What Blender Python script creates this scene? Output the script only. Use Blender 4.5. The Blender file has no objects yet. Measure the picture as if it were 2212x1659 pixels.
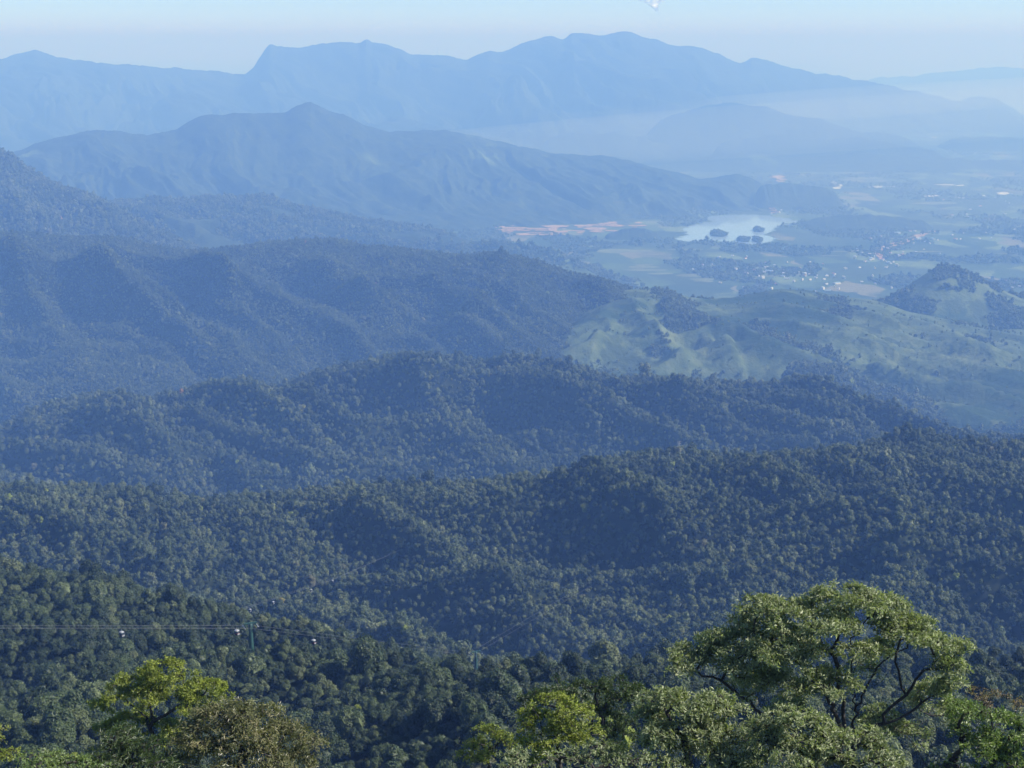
import bpy, math, random
import numpy as np
from mathutils import Vector, Matrix
R = math.radians
rng = np.random.default_rng(7)
random.seed(7)
sc = bpy.context.scene
C = sc.collection

# ------------------------------------------------------------------ camera
CAMZ = 1400.0
HF = R(38.0)
F = 1106.0 / math.tan(HF / 2)            # focal length in units of a 2212 px wide frame
PITCH = math.atan((829.5 - 90.0) / F)    # the level line sits 90 px below the top edge
cam = bpy.data.cameras.new('camera')
cam.sensor_width = 36.0
cam.lens = 18.0 / math.tan(HF / 2)
cam.clip_start = 0.5
cam.clip_end = 400000.0
co = bpy.data.objects.new('camera', cam)
C.objects.link(co)
co.location = (0, 0, CAMZ)
co.rotation_euler = (R(90) - PITCH, 0, 0)
sc.camera = co

# ------------------------------------------------------------------ light
SUN_EL, SUN_AZ = R(40), R(94)
w = bpy.data.worlds.new('World')
sc.world = w
w.use_nodes = True
wn = w.node_tree
for n in list(wn.nodes):
    wn.nodes.remove(n)
sky = wn.nodes.new('ShaderNodeTexSky')
sky.sky_type = 'NISHITA'
sky.sun_disc = False
sky.sun_elevation = SUN_EL
sky.sun_rotation = SUN_AZ
sky.altitude = 1400
sky.air_density = 0.5
sky.dust_density = 0.0
sky.ozone_density = 3.0
bg = wn.nodes.new('ShaderNodeBackground')
bg.inputs['Strength'].default_value = 0.088
wo = wn.nodes.new('ShaderNodeOutputWorld')
wn.links.new(sky.outputs[0], bg.inputs[0])
wn.links.new(bg.outputs[0], wo.inputs[0])
sl = bpy.data.lights.new('sun', 'SUN')
sl.energy = 3.8
sl.angle = R(0.5)
sl.color = (1.0, 0.97, 0.93)
so = bpy.data.objects.new('sun', sl)
C.objects.link(so)
sd = Vector((math.sin(SUN_AZ) * math.cos(SUN_EL), math.cos(SUN_AZ) * math.cos(SUN_EL), math.sin(SUN_EL)))
so.rotation_euler = sd.to_track_quat('Z', 'Y').to_euler()
so.location = (500, 0, 3000)

sc.view_settings.view_transform = 'Standard'
sc.view_settings.look = 'None'
sc.view_settings.gamma = 1.0
sc.view_settings.exposure = 0.93
sc.render.engine = 'CYCLES'
sc.cycles.use_denoising = True
sc.cycles.max_bounces = 5
sc.cycles.diffuse_bounces = 2
sc.cycles.glossy_bounces = 1
sc.cycles.transmission_bounces = 2
sc.cycles.volume_bounces = 1
sc.cycles.transparent_max_bounces = 8

# haze
HAZE_DENS = 1.2e-4
HAZE_COL = (0.21, 0.42, 1.0)
HAZE_ANISO = 0.0

# ------------------------------------------------------------------ helpers
def tag(o, label=None, cat=None, group=None, kind=None):
    if label: o['label'] = label
    if cat: o['category'] = cat
    if group: o['group'] = group
    if kind: o['kind'] = kind
    return o

def mesh_np(name, V, faces_list, mat=None, parent=None, smooth=True, link=True, mats=None, midx=None):
    """faces_list: list of int arrays (n,k)"""
    me = bpy.data.meshes.new(name)
    V = np.asarray(V, dtype=np.float32)
    me.vertices.add(len(V))
    me.vertices.foreach_set('co', V.ravel())
    loops = np.concatenate([f.ravel() for f in faces_list]).astype(np.int32)
    cnt = np.concatenate([np.full(len(f), f.shape[1], dtype=np.int32) for f in faces_list])
    start = np.concatenate([[0], np.cumsum(cnt)[:-1]]).astype(np.int32)
    me.loops.add(len(loops))
    me.loops.foreach_set('vertex_index', loops)
    me.polygons.add(len(cnt))
    me.polygons.foreach_set('loop_start', start)
    me.polygons.foreach_set('loop_total', cnt)
    me.polygons.foreach_set('use_smooth', np.full(len(cnt), smooth, dtype=bool))
    if mats:
        for m in mats: me.materials.append(m)
        me.polygons.foreach_set('material_index', np.asarray(midx, dtype=np.int32))
    elif mat:
        me.materials.append(mat)
    me.update(calc_edges=True)
    o = bpy.data.objects.new(name, me)
    if link:
        C.objects.link(o)
    if parent: o.parent = parent
    return o

def hash2(ix, iy, seed):
    h = (ix.astype(np.int64) * 374761393 + iy.astype(np.int64) * 668265263 + seed * 1442695041) & 0xFFFFFFFF
    h = ((h ^ (h >> 13)) * 1274126177) & 0xFFFFFFFF
    h = h ^ (h >> 16)
    return (h & 0xFFFFFF) / float(0x1000000)

def perlin(x, y, seed=0):
    x0 = np.floor(x); y0 = np.floor(y)
    fx = x - x0; fy = y - y0
    u = fx * fx * fx * (fx * (fx * 6 - 15) + 10)
    v = fy * fy * fy * (fy * (fy * 6 - 15) + 10)
    def g(dx, dy):
        a = hash2(x0 + dx, y0 + dy, seed) * 2 * np.pi
        return np.cos(a) * (fx - dx) + np.sin(a) * (fy - dy)
    return ((g(0, 0) * (1 - u) + g(1, 0) * u) * (1 - v) + (g(0, 1) * (1 - u) + g(1, 1) * u) * v) * 1.5

def fbm(x, y, oct=4, seed=0, gain=0.5):
    s = 0; a = 1.0; t = 0
    for i in range(oct):
        s = s + a * perlin(x * 2 ** i + 17.3 * i, y * 2 ** i - 9.1 * i, seed + i)
        t += a; a *= gain
    return s / t

def ridged(x, y, oct=4, seed=0, gain=0.5):
    s = 0; a = 1.0; t = 0
    for i in range(oct):
        n = 1 - np.abs(perlin(x * 2 ** i + 7.7 * i, y * 2 ** i + 3.1 * i, seed + i)) * 1.6
        s = s + a * n; t += a; a *= gain
    return s / t

def crom(xs, ys, X):
    """smooth interpolation through knots"""
    xs = np.asarray(xs, float); ys = np.asarray(ys, float); X = np.asarray(X, float)
    if len(xs) == 1: return np.full_like(X, ys[0])
    d = np.diff(ys) / np.diff(xs)
    m = np.empty_like(ys); m[0] = d[0]; m[-1] = d[-1]
    m[1:-1] = np.where(d[:-1] * d[1:] > 0, 2 * d[:-1] * d[1:] / (d[:-1] + d[1:] + 1e-12), 0)
    i = np.clip(np.searchsorted(xs, X) - 1, 0, len(xs) - 2)
    h = xs[i + 1] - xs[i]; t = np.clip((X - xs[i]) / h, 0, 1)
    return ((2 * t**3 - 3 * t**2 + 1) * ys[i] + (t**3 - 2 * t**2 + t) * h * m[i]
            + (-2 * t**3 + 3 * t**2) * ys[i + 1] + (t**3 - t**2) * h * m[i + 1])

CP, SP = math.cos(PITCH), math.sin(PITCH)
def at(X, y, Y):
    """world point at forward distance Y seen in direction (X, y) of the 2212 x 1659 frame"""
    X = np.asarray(X, float); y = np.asarray(y, float); Y = np.asarray(Y, float)
    v = (829.5 - y) / F
    yy = CP + v * SP; zz = -SP + v * CP
    t = Y / yy
    return t * (X - 1106) / F, Y + 0 * t, CAMZ + t * zz
def at_z(X, y, z):
    v = (829.5 - y) / F
    yy = CP + v * SP; zz = -SP + v * CP
    return at(X, y, (z - CAMZ) / zz * yy)
def to_px(x, Y, z):
    dz = z - CAMZ
    d = Y * CP - dz * SP
    up = Y * SP + dz * CP
    return 1106 + F * x / d, 829.5 - F * up / d

# ------------------------------------------------------------------ materials
def new_mat(name):
    m = bpy.data.materials.new(name); m.use_nodes = True
    nt = m.node_tree
    for n in list(nt.nodes): nt.nodes.remove(n)
    out = nt.nodes.new('ShaderNodeOutputMaterial')
    return m, nt, out
def N(nt, t, **kw):
    n = nt.nodes.new(t)
    for k, v in kw.items():
        if k in n.inputs.keys() if hasattr(n.inputs, 'keys') else False: n.inputs[k].default_value = v
        else: setattr(n, k, v)
    return n
def ramp(nt, stops, interp='LINEAR'):
    r = nt.nodes.new('ShaderNodeValToRGB')
    cr = r.color_ramp; cr.interpolation = interp
    while len(cr.elements) < len(stops): cr.elements.new(0.5)
    for e, (p, c) in zip(cr.elements, stops):
        e.position = p; e.color = (c[0], c[1], c[2], 1)
    return r
def noise_tex(nt, vec, scale, detail=4, rough=0.55, dist=0.0):
    n = nt.nodes.new('ShaderNodeTexNoise')
    n.inputs['Scale'].default_value = scale
    n.inputs['Detail'].default_value = detail
    n.inputs['Roughness'].default_value = rough
    n.inputs['Distortion'].default_value = dist
    nt.links.new(vec, n.inputs['Vector'])
    return n
def simple(name, col, rough=0.6, metal=0.0, var=0.15, scale=3.0, spec=0.5, bump=0.0):
    m, nt, out = new_mat(name)
    tc = nt.nodes.new('ShaderNodeTexCoord')
    nz = noise_tex(nt, tc.outputs['Object'], scale, 5)
    r = ramp(nt, [(0.3, [c * (1 - var) for c in col]), (0.7, [min(1, c * (1 + var)) for c in col])])
    nt.links.new(nz.outputs['Fac'], r.inputs[0])
    p = nt.nodes.new('ShaderNodeBsdfPrincipled')
    nt.links.new(r.outputs[0], p.inputs['Base Color'])
    p.inputs['Roughness'].default_value = rough
    p.inputs['Metallic'].default_value = metal
    p.inputs['Specular IOR Level'].default_value = spec
    if bump:
        b = nt.nodes.new('ShaderNodeBump'); b.inputs['Strength'].default_value = bump
        nt.links.new(nz.outputs['Fac'], b.inputs['Height']); nt.links.new(b.outputs[0], p.inputs['Normal'])
    nt.links.new(p.outputs[0], out.inputs[0])
    return m

def ground_mat(name, cols, scale, bump_scale=None, bump_d=1.0, big=None):
    """terrain cover seen from afar; cols = dark, mid, light"""
    m, nt, out = new_mat(name)
    geo = nt.nodes.new('ShaderNodeNewGeometry')
    pos = geo.outputs['Position']
    n1 = noise_tex(nt, pos, scale, 8, 0.65)
    r = ramp(nt, [(0.32, cols[0]), (0.5, cols[1]), (0.68, cols[2])])
    nt.links.new(n1.outputs['Fac'], r.inputs[0])
    col = r.outputs[0]
    if big:
        for (sc_, lo, hi, c2) in big:
            n2 = noise_tex(nt, pos, sc_, 5, 0.6, 0.4)
            mr = nt.nodes.new('ShaderNodeMapRange')
            mr.inputs['From Min'].default_value = lo; mr.inputs['From Max'].default_value = hi
            nt.links.new(n2.outputs['Fac'], mr.inputs['Value'])
            mx = nt.nodes.new('ShaderNodeMix'); mx.data_type = 'RGBA'
            nt.links.new(mr.outputs[0], mx.inputs[0])
            nt.links.new(col, mx.inputs[6]); mx.inputs[7].default_value = (*c2, 1)
            col = mx.outputs[2]
    p = nt.nodes.new('ShaderNodeBsdfPrincipled')
    p.inputs['Roughness'].default_value = 0.9
    p.inputs['Specular IOR Level'].default_value = 0.15
    nt.links.new(col, p.inputs['Base Color'])
    if bump_scale:
        n3 = noise_tex(nt, pos, bump_scale, 3, 0.6)
        b = nt.nodes.new('ShaderNodeBump'); b.inputs['Strength'].default_value = 1.0
        b.inputs['Distance'].default_value = bump_d
        nt.links.new(n3.outputs['Fac'], b.inputs['Height']); nt.links.new(b.outputs[0], p.inputs['Normal'])
    nt.links.new(p.outputs[0], out.inputs[0])
    return m

def leaf_mat(name, stops, rough=0.45, spec=0.5, transl=0.3, tl_gain=1.5, attr='tint', atype='INSTANCER', vary=True):
    m, nt, out = new_mat(name)
    a = nt.nodes.new('ShaderNodeAttribute'); a.attribute_type = atype; a.attribute_name = attr
    r = ramp(nt, stops)
    nt.links.new(a.outputs['Fac'], r.inputs[0])
    col = r.outputs[0]
    if vary:
        geo = nt.nodes.new('ShaderNodeNewGeometry')
        mr = nt.nodes.new('ShaderNodeMapRange')
        mr.inputs['To Min'].default_value = 0.72; mr.inputs['To Max'].default_value = 1.3
        nt.links.new(geo.outputs['Random Per Island'], mr.inputs['Value'])
        mul = nt.nodes.new('ShaderNodeVectorMath'); mul.operation = 'SCALE'
        nt.links.new(col, mul.inputs[0]); nt.links.new(mr.outputs[0], mul.inputs['Scale'])
        col = mul.outputs[0]
    p = nt.nodes.new('ShaderNodeBsdfPrincipled')
    p.inputs['Roughness'].default_value = rough
    p.inputs['Specular IOR Level'].default_value = spec
    nt.links.new(col, p.inputs['Base Color'])
    t = nt.nodes.new('ShaderNodeBsdfTranslucent')
    tm = nt.nodes.new('ShaderNodeVectorMath'); tm.operation = 'MULTIPLY'
    tm.inputs[1].default_value = (tl_gain * 0.95, tl_gain * 1.1, tl_gain * 0.4)
    nt.links.new(col, tm.inputs[0]); nt.links.new(tm.outputs[0], t.inputs['Color'])
    mx = nt.nodes.new('ShaderNodeMixShader'); mx.inputs[0].default_value = transl
    nt.links.new(p.outputs[0], mx.inputs[1]); nt.links.new(t.outputs[0], mx.inputs[2])
    nt.links.new(mx.outputs[0], out.inputs[0])
    return m

FOREST = [(0.0, (0.025, 0.042, 0.017)), (0.35, (0.068, 0.096, 0.036)), (0.65, (0.12, 0.142, 0.06)),
          (0.85, (0.15, 0.185, 0.082)), (0.93, (0.145, 0.14, 0.075)), (0.97, (0.22, 0.27, 0.025)), (1.0, (0.25, 0.14, 0.04))]
M_forest = leaf_mat('forest_leaves', FOREST, rough=0.55, spec=0.35, transl=0.2)
M_bark = simple('bark', (0.04, 0.035, 0.03), 0.85, var=0.4, scale=6, bump=0.6)
M_floor = ground_mat('forest_floor', ((0.012, 0.02, 0.01), (0.02, 0.03, 0.013), (0.035, 0.042, 0.018)), 0.08)

# ------------------------------------------------------------------ terrain layers
LAY = {}
def seg_dist(px, py, line, sy):
    best = np.full(px.shape, 1e9); tb = np.zeros(px.shape)
    L_ = len(line) - 1
    for i in range(L_):
        (x0, y0), (x1, y1) = line[i], line[i + 1]
        dx, dy = x1 - x0, (y1 - y0) * sy
        qx, qy = px - x0, (py - y0) * sy
        f = np.clip((qx * dx + qy * dy) / (dx * dx + dy * dy), 0, 1)
        d = np.hypot(qx - f * dx, qy - f * dy)
        m = d < best
        best = np.where(m, d, best); tb = np.where(m, (i + f) / L_, tb)
    return best, tb
def layer(name, curves, xr, nx, nt_per, disp, mat, label, seed=0, crest_i=-2, detail=(0, 1), spurs=(), gain=0.42, fine=None, wig=0.0, fade=0, spk=1.5):
    """loft through control curves, given front to back.
    curve = ('px', Xknots, yknots, Xk2, Yknots) | ('z', z, Y) | ('back', dY, dz)
    disp = (amp, wavelength, slant, envelope per curve)"""
    X = np.linspace(xr[0], xr[1], nx)
    rows = []
    for c in curves:
        if c[0] == 'px':
            y = crom([k[0] for k in c[1]], [k[1] for k in c[1]], X)
            Y = crom([k[0] for k in c[2]], [k[1] for k in c[2]], X)
            if wig and c is curves[crest_i]: y = y + wig * (fbm(X / 38, X * 0 + seed, 5, seed, .6))
            px, pY, pz = at(X, y, Y)
            ang = px / pY
        elif c[0] == 'z':
            _, z, Yk = c
            Y = crom([k[0] for k in Yk], [k[1] for k in Yk], X) if isinstance(Yk, list) else np.full_like(X, Yk)
            if isinstance(z, list): z = crom([k[0] for k in z], [k[1] for k in z], X)
            slope = (z - CAMZ) / np.maximum(Y, 30)
            ang = (X - 1106) / F * 1.03
            px, pY, pz = (ang * np.maximum(Y, 60) + 0 * Y), Y, np.full_like(X, 0) + z
        else:
            px, pY, pz = rows[-1]
            k = (pY + c[1]) / pY
            px, pY, pz = px * k, pY + c[1], pz + c[2]
        rows.append((px, pY, pz))
    A = np.array(rows)                       # (rows, 3, nx)
    t = np.arange(len(rows)); tt = []
    for i, k in enumerate(nt_per):
        tt.append(np.linspace(i, i + 1, k, endpoint=False))
    tt = np.concatenate(tt + [[len(rows) - 1]])
    # smooth loft in t (Catmull-Rom)
    i1 = np.clip(np.floor(tt).astype(int), 0, len(rows) - 2)
    f = (tt - i1)[:, None, None]
    p1 = A[i1]; p2 = A[i1 + 1]; p0 = A[np.maximum(i1 - 1, 0)]; p3 = A[np.minimum(i1 + 2, len(rows) - 1)]
    G = 0.5 * ((2 * p1) + (p2 - p0) * f + (2 * p0 - 5 * p1 + 4 * p2 - p3) * f * f + (3 * p1 - p0 - 3 * p2 + p3) * f ** 3)
    G = np.where(f < 2, 0.45 * G + 0.55 * (p1 + (p2 - p1) * f), G)
    x, Y, z = G[:, 0], G[:, 1], G[:, 2]
    if spurs:
        px_, py_ = to_px(x, Y, z)
        add = np.zeros_like(z)
        for (line, H, wd) in spurs:
            wob = fbm(px_ / (wd * 2.5), py_ / (wd * 1.5), 3, seed + 7) * wd * .55
            d, tb = seg_dist(px_ + wob, py_, line, 1.8)
            add = np.maximum(add, spk * H * np.exp(-(d / wd) ** 1.15) * np.clip(np.minimum(tb * 4 + .3, (1 - tb) * 2 + .1), 0, 1))
        z = z + add * np.clip(len(rows) - 2 - tt[:, None], 0, 1) ** 1.1
    env = np.interp(tt, t, disp[3])[:, None]
    amp, lam, slant = disp[:3]
    Yc = A[crest_i][1][None, :]
    wx = fbm(x / lam * 0.8, Y / lam * 0.8, 3, seed + 50) * 0.5
    a = (x + slant * (Y - Yc)) / lam + wx
    b = Y / (lam * 3.2) + fbm(x / lam, Y / lam, 2, seed + 60) * 0.3
    r = ridged(a, b, 6 if gain > .5 else 4, seed, gain) - 0.62
    z = z + env * amp * r * 1.6
    z = z + detail[0] * fbm(x / detail[1], Y / detail[1], 4, seed + 90, 0.55)
    if fine: z = z + fine[0] * (ridged((x + slant * Y) / fine[1], Y / fine[1] / 1.6, 3, seed + 33, .55) - .6) * np.minimum(1, .25 + env)
    if fade:
        wn_ = np.clip(np.minimum(X - xr[0], xr[1] - X) / (fade * (xr[1] - xr[0])), 0, 1); wn_ = wn_ * wn_ * (3 - 2 * wn_)
        z = z * wn_ - 40 * (1 - wn_)
    V = np.stack([x, Y, z], -1).reshape(-1, 3)
    nr = len(tt)
    idx = np.arange(nr * nx).reshape(nr, nx)
    q = np.stack([idx[:-1, :-1], idx[:-1, 1:], idx[1:, 1:], idx[1:, :-1]], -1).reshape(-1, 4)
    o = mesh_np(name, V, [q], mat)
    tag(o, label, None, None, 'structure')
    LAY[label] = (V.reshape(nr, nx, 3), tt)
    return o

def k(*a): return [(a[i], a[i + 1]) for i in range(0, len(a), 2)]

M_near = M_floor
layer('hillside', [
    ('z', 1391, -40), ('z', 1390, 3), ('z', 1345, 60), ('z', 1238, 250),
    ('px', k(-300, 1655, 2500, 1655), k(-300, 400, 2500, 400)),
    ('px', k(-300, 1490, 400, 1505, 1100, 1540, 2500, 1560), k(-300, 600, 2500, 570)),
    ('px', k(-300, 1310, 0, 1345, 300, 1390, 600, 1440, 900, 1475, 1200, 1500, 2500, 1520), k(-300, 760, 600, 700, 1200, 680, 2500, 680)),
    ('px', k(-300, 1165, 0, 1240, 100, 1262, 250, 1310, 400, 1360, 550, 1400, 700, 1425, 850, 1435, 1000, 1465, 1150, 1488, 1300, 1502, 1600, 1510, 2100, 1495, 2500, 1480),
           k(-300, 1000, 0, 950, 400, 880, 800, 850, 1100, 810, 2500, 850)),
    ('back', 260, -230)], (-300, 2500), 280, (3, 10, 24, 30, 30, 26, 26, 14),
    (34, 170, 0.5, [0, 0, 0, .3, .6, 1, 1, .5, .5]), M_floor, 'dark forested slope falling away below the viewpoint', 3, detail=(2.0, 40))
layer('forested_hill', [
    ('px', k(-300, 1600, 2500, 1600), k(-300, 1000, 2500, 960)),
    ('px', k(-300, 1410, 2500, 1430), k(-300, 1290, 2500, 1240)),
    ('px', k(-300, 1250, 0, 1240, 1100, 1270, 2500, 1230), k(-300, 1500, 2500, 1480)),
    ('px', k(-300, 1130, 300, 1130, 800, 1140, 1200, 1120, 1700, 1090, 2500, 1080), k(-300, 1720, 2500, 1740)),
    ('px', k(-300, 1080, 0, 1062, 200, 1058, 450, 1085, 520, 1078, 600, 1068, 750, 1060, 1000, 1050, 1200, 1035, 1300, 1000, 1400, 984, 1480, 978, 1650, 992, 1780, 985, 1850, 968, 1900, 948, 2000, 942, 2080, 965, 2140, 968, 2230, 965, 2500, 960),
           k(-300, 1950, 1000, 1950, 1500, 1980, 2000, 2080, 2500, 2080)),
    ('back', 350, -220)], (-300, 2500), 420, (24, 40, 40, 40, 20),
    (105, 420, 0.9, [.6, 1, 1, .5, .05, .5]), M_floor, 'near forested hills with dark hollows, in front of the long middle ridge', 11, detail=(5, 90),
    spurs=[([(1480, 990), (1350, 1020), (1200, 1070), (1050, 1130), (900, 1190)], 15, 70), ([(1480, 990), (1600, 1060), (1750, 1130), (1950, 1220), (2120, 1320)], 34, 75),
           ([(1200, 1070), (1300, 1140), (1480, 1220), (1700, 1320)], 28, 65), ([(600, 1080), (750, 1130), (900, 1200), (1100, 1300), (1250, 1400)], 32, 75),
           ([(200, 1070), (350, 1140), (500, 1190), (700, 1270), (850, 1360)], 28, 65), ([(2000, 955), (2090, 1020), (2230, 1110)], 28, 60), ([(-50, 1100), (100, 1170), (300, 1230), (450, 1300)], 24, 60),
           ([(1700, 1000), (1830, 1050), (2000, 1130), (2230, 1240)], 26, 55)])
layer('forested_ridge', [
    ('px', k(-300, 1150, 2500, 1120), k(-300, 2800, 2500, 2750)),
    ('px', k(-300, 1060, 0, 1050, 800, 1040, 1250, 1015, 1700, 1000, 2212, 1010, 2500, 1015), k(-300, 3000, 2500, 2950)),
    ('px', k(-300, 1000, 0, 985, 300, 940, 700, 920, 1000, 900, 1400, 900, 1800, 925, 2212, 990, 2500, 1000), k(-300, 3250, 1000, 3280, 2500, 3150)),
    ('px', k(-300, 960, 0, 925, 60, 900, 140, 870, 200, 858, 260, 855, 330, 863, 380, 856, 420, 846, 450, 828, 475, 823, 520, 832, 590, 845, 700, 808, 780, 790, 850, 778, 960, 770, 1060, 781, 1130, 779, 1200, 785, 1250, 797, 1290, 815, 1330, 832, 1380, 826, 1450, 832, 1520, 841, 1600, 840, 1680, 836, 1740, 838, 1790, 850, 1830, 872, 1950, 918, 2080, 950, 2212, 985, 2500, 1030),
           k(-300, 3550, 500, 3600, 960, 3700, 1700, 3600, 2212, 3350, 2500, 3300)),
    ('back', 500, -330)], (-300, 2500), 420, (16, 50, 50, 20),
    (130, 480, 1.2, [.3, .9, 1, .06, .4]), M_floor, 'long dark blue green middle ridge covered in forest', 23, detail=(4, 100), spk=2.2,
    spurs=[([(475, 835), (560, 885), (650, 925), (760, 985), (880, 1040)], 40, 48), ([(380, 868), (480, 905), (600, 960), (700, 1010), (800, 1060)], 38, 44),
           ([(200, 868), (230, 920), (300, 970), (400, 1030)], 30, 50), ([(850, 800), (900, 855), (960, 910), (1060, 990)], 40, 56), ([(1060, 790), (1150, 850), (1250, 900), (1400, 950)], 36, 60),
           ([(1350, 850), (1420, 885), (1500, 925), (1620, 970)], 18, 60), ([(1680, 845), (1740, 880), (1830, 930), (1950, 980)], 30, 55), ([(60, 905), (80, 960), (150, 1010)], 24, 50)])
layer('forested_ridge', [
    ('px', k(-300, 980, 2100, 980), k(-300, 4250, 2100, 4250)),
    ('px', k(-300, 770, 1000, 790, 1500, 860, 2100, 990), k(-300, 4900, 2100, 4900)),
    ('px', k(-300, 620, 500, 650, 1000, 660, 1400, 740, 1700, 850, 2100, 950), k(-300, 5450, 2100, 5300)),
    ('px', k(-300, 498, 0, 503, 60, 500, 130, 512, 230, 515, 320, 528, 400, 540, 480, 535, 560, 526, 640, 521, 720, 520, 760, 527, 800, 537, 900, 542, 980, 550, 1060, 551, 1150, 568, 1250, 595, 1340, 617, 1450, 690, 1600, 780, 2100, 930),
           k(-300, 6000, 600, 6150, 1340, 6000, 2100, 5700)),
    ('back', 900, -420)], (-300, 2100), 460, (14, 60, 60, 24),
    (190, 700, 1.0, [.3, 1, 1, .05, .3]), M_floor, 'blue forested ridge behind the dark middle ridge, filling the left half', 31, detail=(6, 160), spk=1.8,
    spurs=[([(130, 525), (170, 600), (260, 680), (420, 770), (560, 850)], 70, 55), ([(400, 545), (450, 610), (520, 680), (640, 760)], 60, 48), ([(640, 530), (700, 590), (790, 660), (900, 730)], 64, 50),
           ([(800, 545), (870, 600), (960, 650), (1060, 720)], 56, 45), ([(1060, 560), (1120, 610), (1180, 660), (1240, 730)], 56, 42), ([(10, 520), (40, 620), (100, 700), (200, 800)], 60, 55), ([(1250, 600), (1300, 660), (1360, 730)], 40, 36)])

M_green = ground_mat('hill_grass', ((0.045, 0.072, 0.034), (0.075, 0.108, 0.05), (0.11, 0.14, 0.07)), 0.02, 0.06, 5.0,
                     big=[(0.0016, 0.50, 0.56, (0.022, 0.045, 0.018)), (0.007, 0.54, 0.58, (0.04, 0.062, 0.026)), (0.0045, 0.60, 0.66, (0.11, 0.14, 0.065)), (0.0022, 0.68, 0.76, (0.13, 0.125, 0.085))])
layer('green_hill', [
    ('px', k(900, 1060, 2500, 1060), k(900, 4000, 2500, 4000)),
    ('px', k(900, 900, 2500, 960), k(900, 4500, 2500, 4400)),
    ('px', k(900, 830, 1200, 780, 1600, 790, 2500, 850), k(900, 4900, 2500, 5000)),
    ('px', k(900, 880, 960, 800, 1000, 756, 1020, 742, 1080, 744, 1150, 750, 1200, 738, 1225, 708, 1290, 658, 1340, 630, 1400, 621, 1450, 630, 1500, 642, 1560, 645, 1620, 635, 1700, 623, 1760, 629, 1850, 645, 1900, 652, 1960, 672, 2100, 700, 2212, 712, 2500, 740),
           k(900, 4900, 1020, 5050, 1200, 5300, 1340, 5650, 1700, 6050, 2500, 6050)),
    ('back', 500, -330)], (900, 2500), 360, (14, 40, 70, 24),
    (80, 560, 1.5, [.3, 1, 1, .08, .3]), M_green, 'pale green spurred hills with meadows and hedged slopes, right of the blue ridge', 43, detail=(7, 140), spk=1.15, fine=(12, 120),
    spurs=[([(1400, 628), (1450, 685), (1530, 728), (1640, 770), (1760, 800), (1870, 845)], 89, 34), ([(1620, 642), (1700, 668), (1800, 705), (1880, 750), (1980, 800)], 72, 34),
           ([(1290, 668), (1310, 710), (1290, 760), (1240, 800)], 49, 30), ([(1350, 640), (1390, 700), (1440, 760), (1500, 820)], 69, 30), ([(1960, 680), (2020, 725), (2110, 775), (2230, 830)], 69, 36),
           ([(1500, 735), (1560, 775), (1620, 815)], 49, 26), ([(1760, 640), (1850, 680), (1930, 720), (2050, 780)], 58, 30)])
layer('forested_peak', [
    ('px', k(1750, 800, 2500, 800), k(1750, 5700, 2500, 5700)),
    ('px', k(1750, 740, 2500, 740), k(1750, 6100, 2500, 6100)),
    ('px', k(1750, 720, 1850, 672, 1900, 652, 1940, 632, 1985, 602, 2020, 582, 2050, 575, 2080, 584, 2130, 610, 2180, 632, 2212, 642, 2300, 670, 2500, 700), k(1750, 6500, 2500, 6700)),
    ('back', 500, -380)], (1750, 2500), 180, (14, 40, 20),
    (70, 420, 0.3, [.4, 1, .05, .3]), M_green, 'small pointed forested peak rising at the right edge above the plain', 57, detail=(5, 150))

M_far1 = ground_mat('distant_forest', ((0.014, 0.026, 0.014), (0.026, 0.042, 0.02), (0.05, 0.068, 0.03)), 0.012, 0.05, 6.0,
                    big=[(0.0009, 0.60, 0.68, (0.12, 0.17, 0.05))])
M_far2 = ground_mat('remote_forest', ((0.016, 0.028, 0.016), (0.026, 0.04, 0.02), (0.04, 0.055, 0.028)), 0.005, 0.02, 12.0)
layer('forested_slope', [
    ('px', k(-300, 680, 700, 680), k(-300, 6300, 700, 6400)),
    ('px', k(-300, 430, 100, 510, 700, 620), k(-300, 7100, 700, 6900)),
    ('px', k(-300, 150, -100, 260, 0, 324, 25, 335, 60, 365, 110, 395, 160, 412, 200, 425, 240, 446, 290, 475, 350, 505, 420, 537, 500, 565, 700, 640),
           k(-300, 8100, 0, 8000, 700, 7000)),
    ('back', 600, -420)], (-300, 700), 200, (20, 60, 20),
    (110, 600, 1.0, [.4, 1, .05, .3]), M_far1, 'steep blue slope coming in from the left edge', 61, detail=(8, 160))
layer('low_ridge', [
    ('px', k(100, 620, 1100, 580, 1300, 610, 1400, 630), k(100, 7400, 1400, 8600)),
    ('px', k(100, 520, 400, 500, 800, 530, 1100, 545, 1300, 598, 1400, 620), k(100, 8200, 1400, 9000)),
    ('px', k(100, 440, 240, 431, 330, 427, 380, 433, 470, 426, 530, 427, 565, 422, 620, 440, 700, 455, 800, 475, 900, 490, 1000, 515, 1100, 535, 1200, 558, 1300, 588, 1400, 612),
           k(100, 9000, 600, 9300, 1400, 9500)),
    ('back', 700, -350)], (100, 1400), 260, (16, 50, 20),
    (130, 700, 1.2, [.4, 1, .05, .3]), M_far1, 'low blue ridge with a pale cleared slope, behind the left of the blue ridge', 73, detail=(8, 180))
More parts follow.
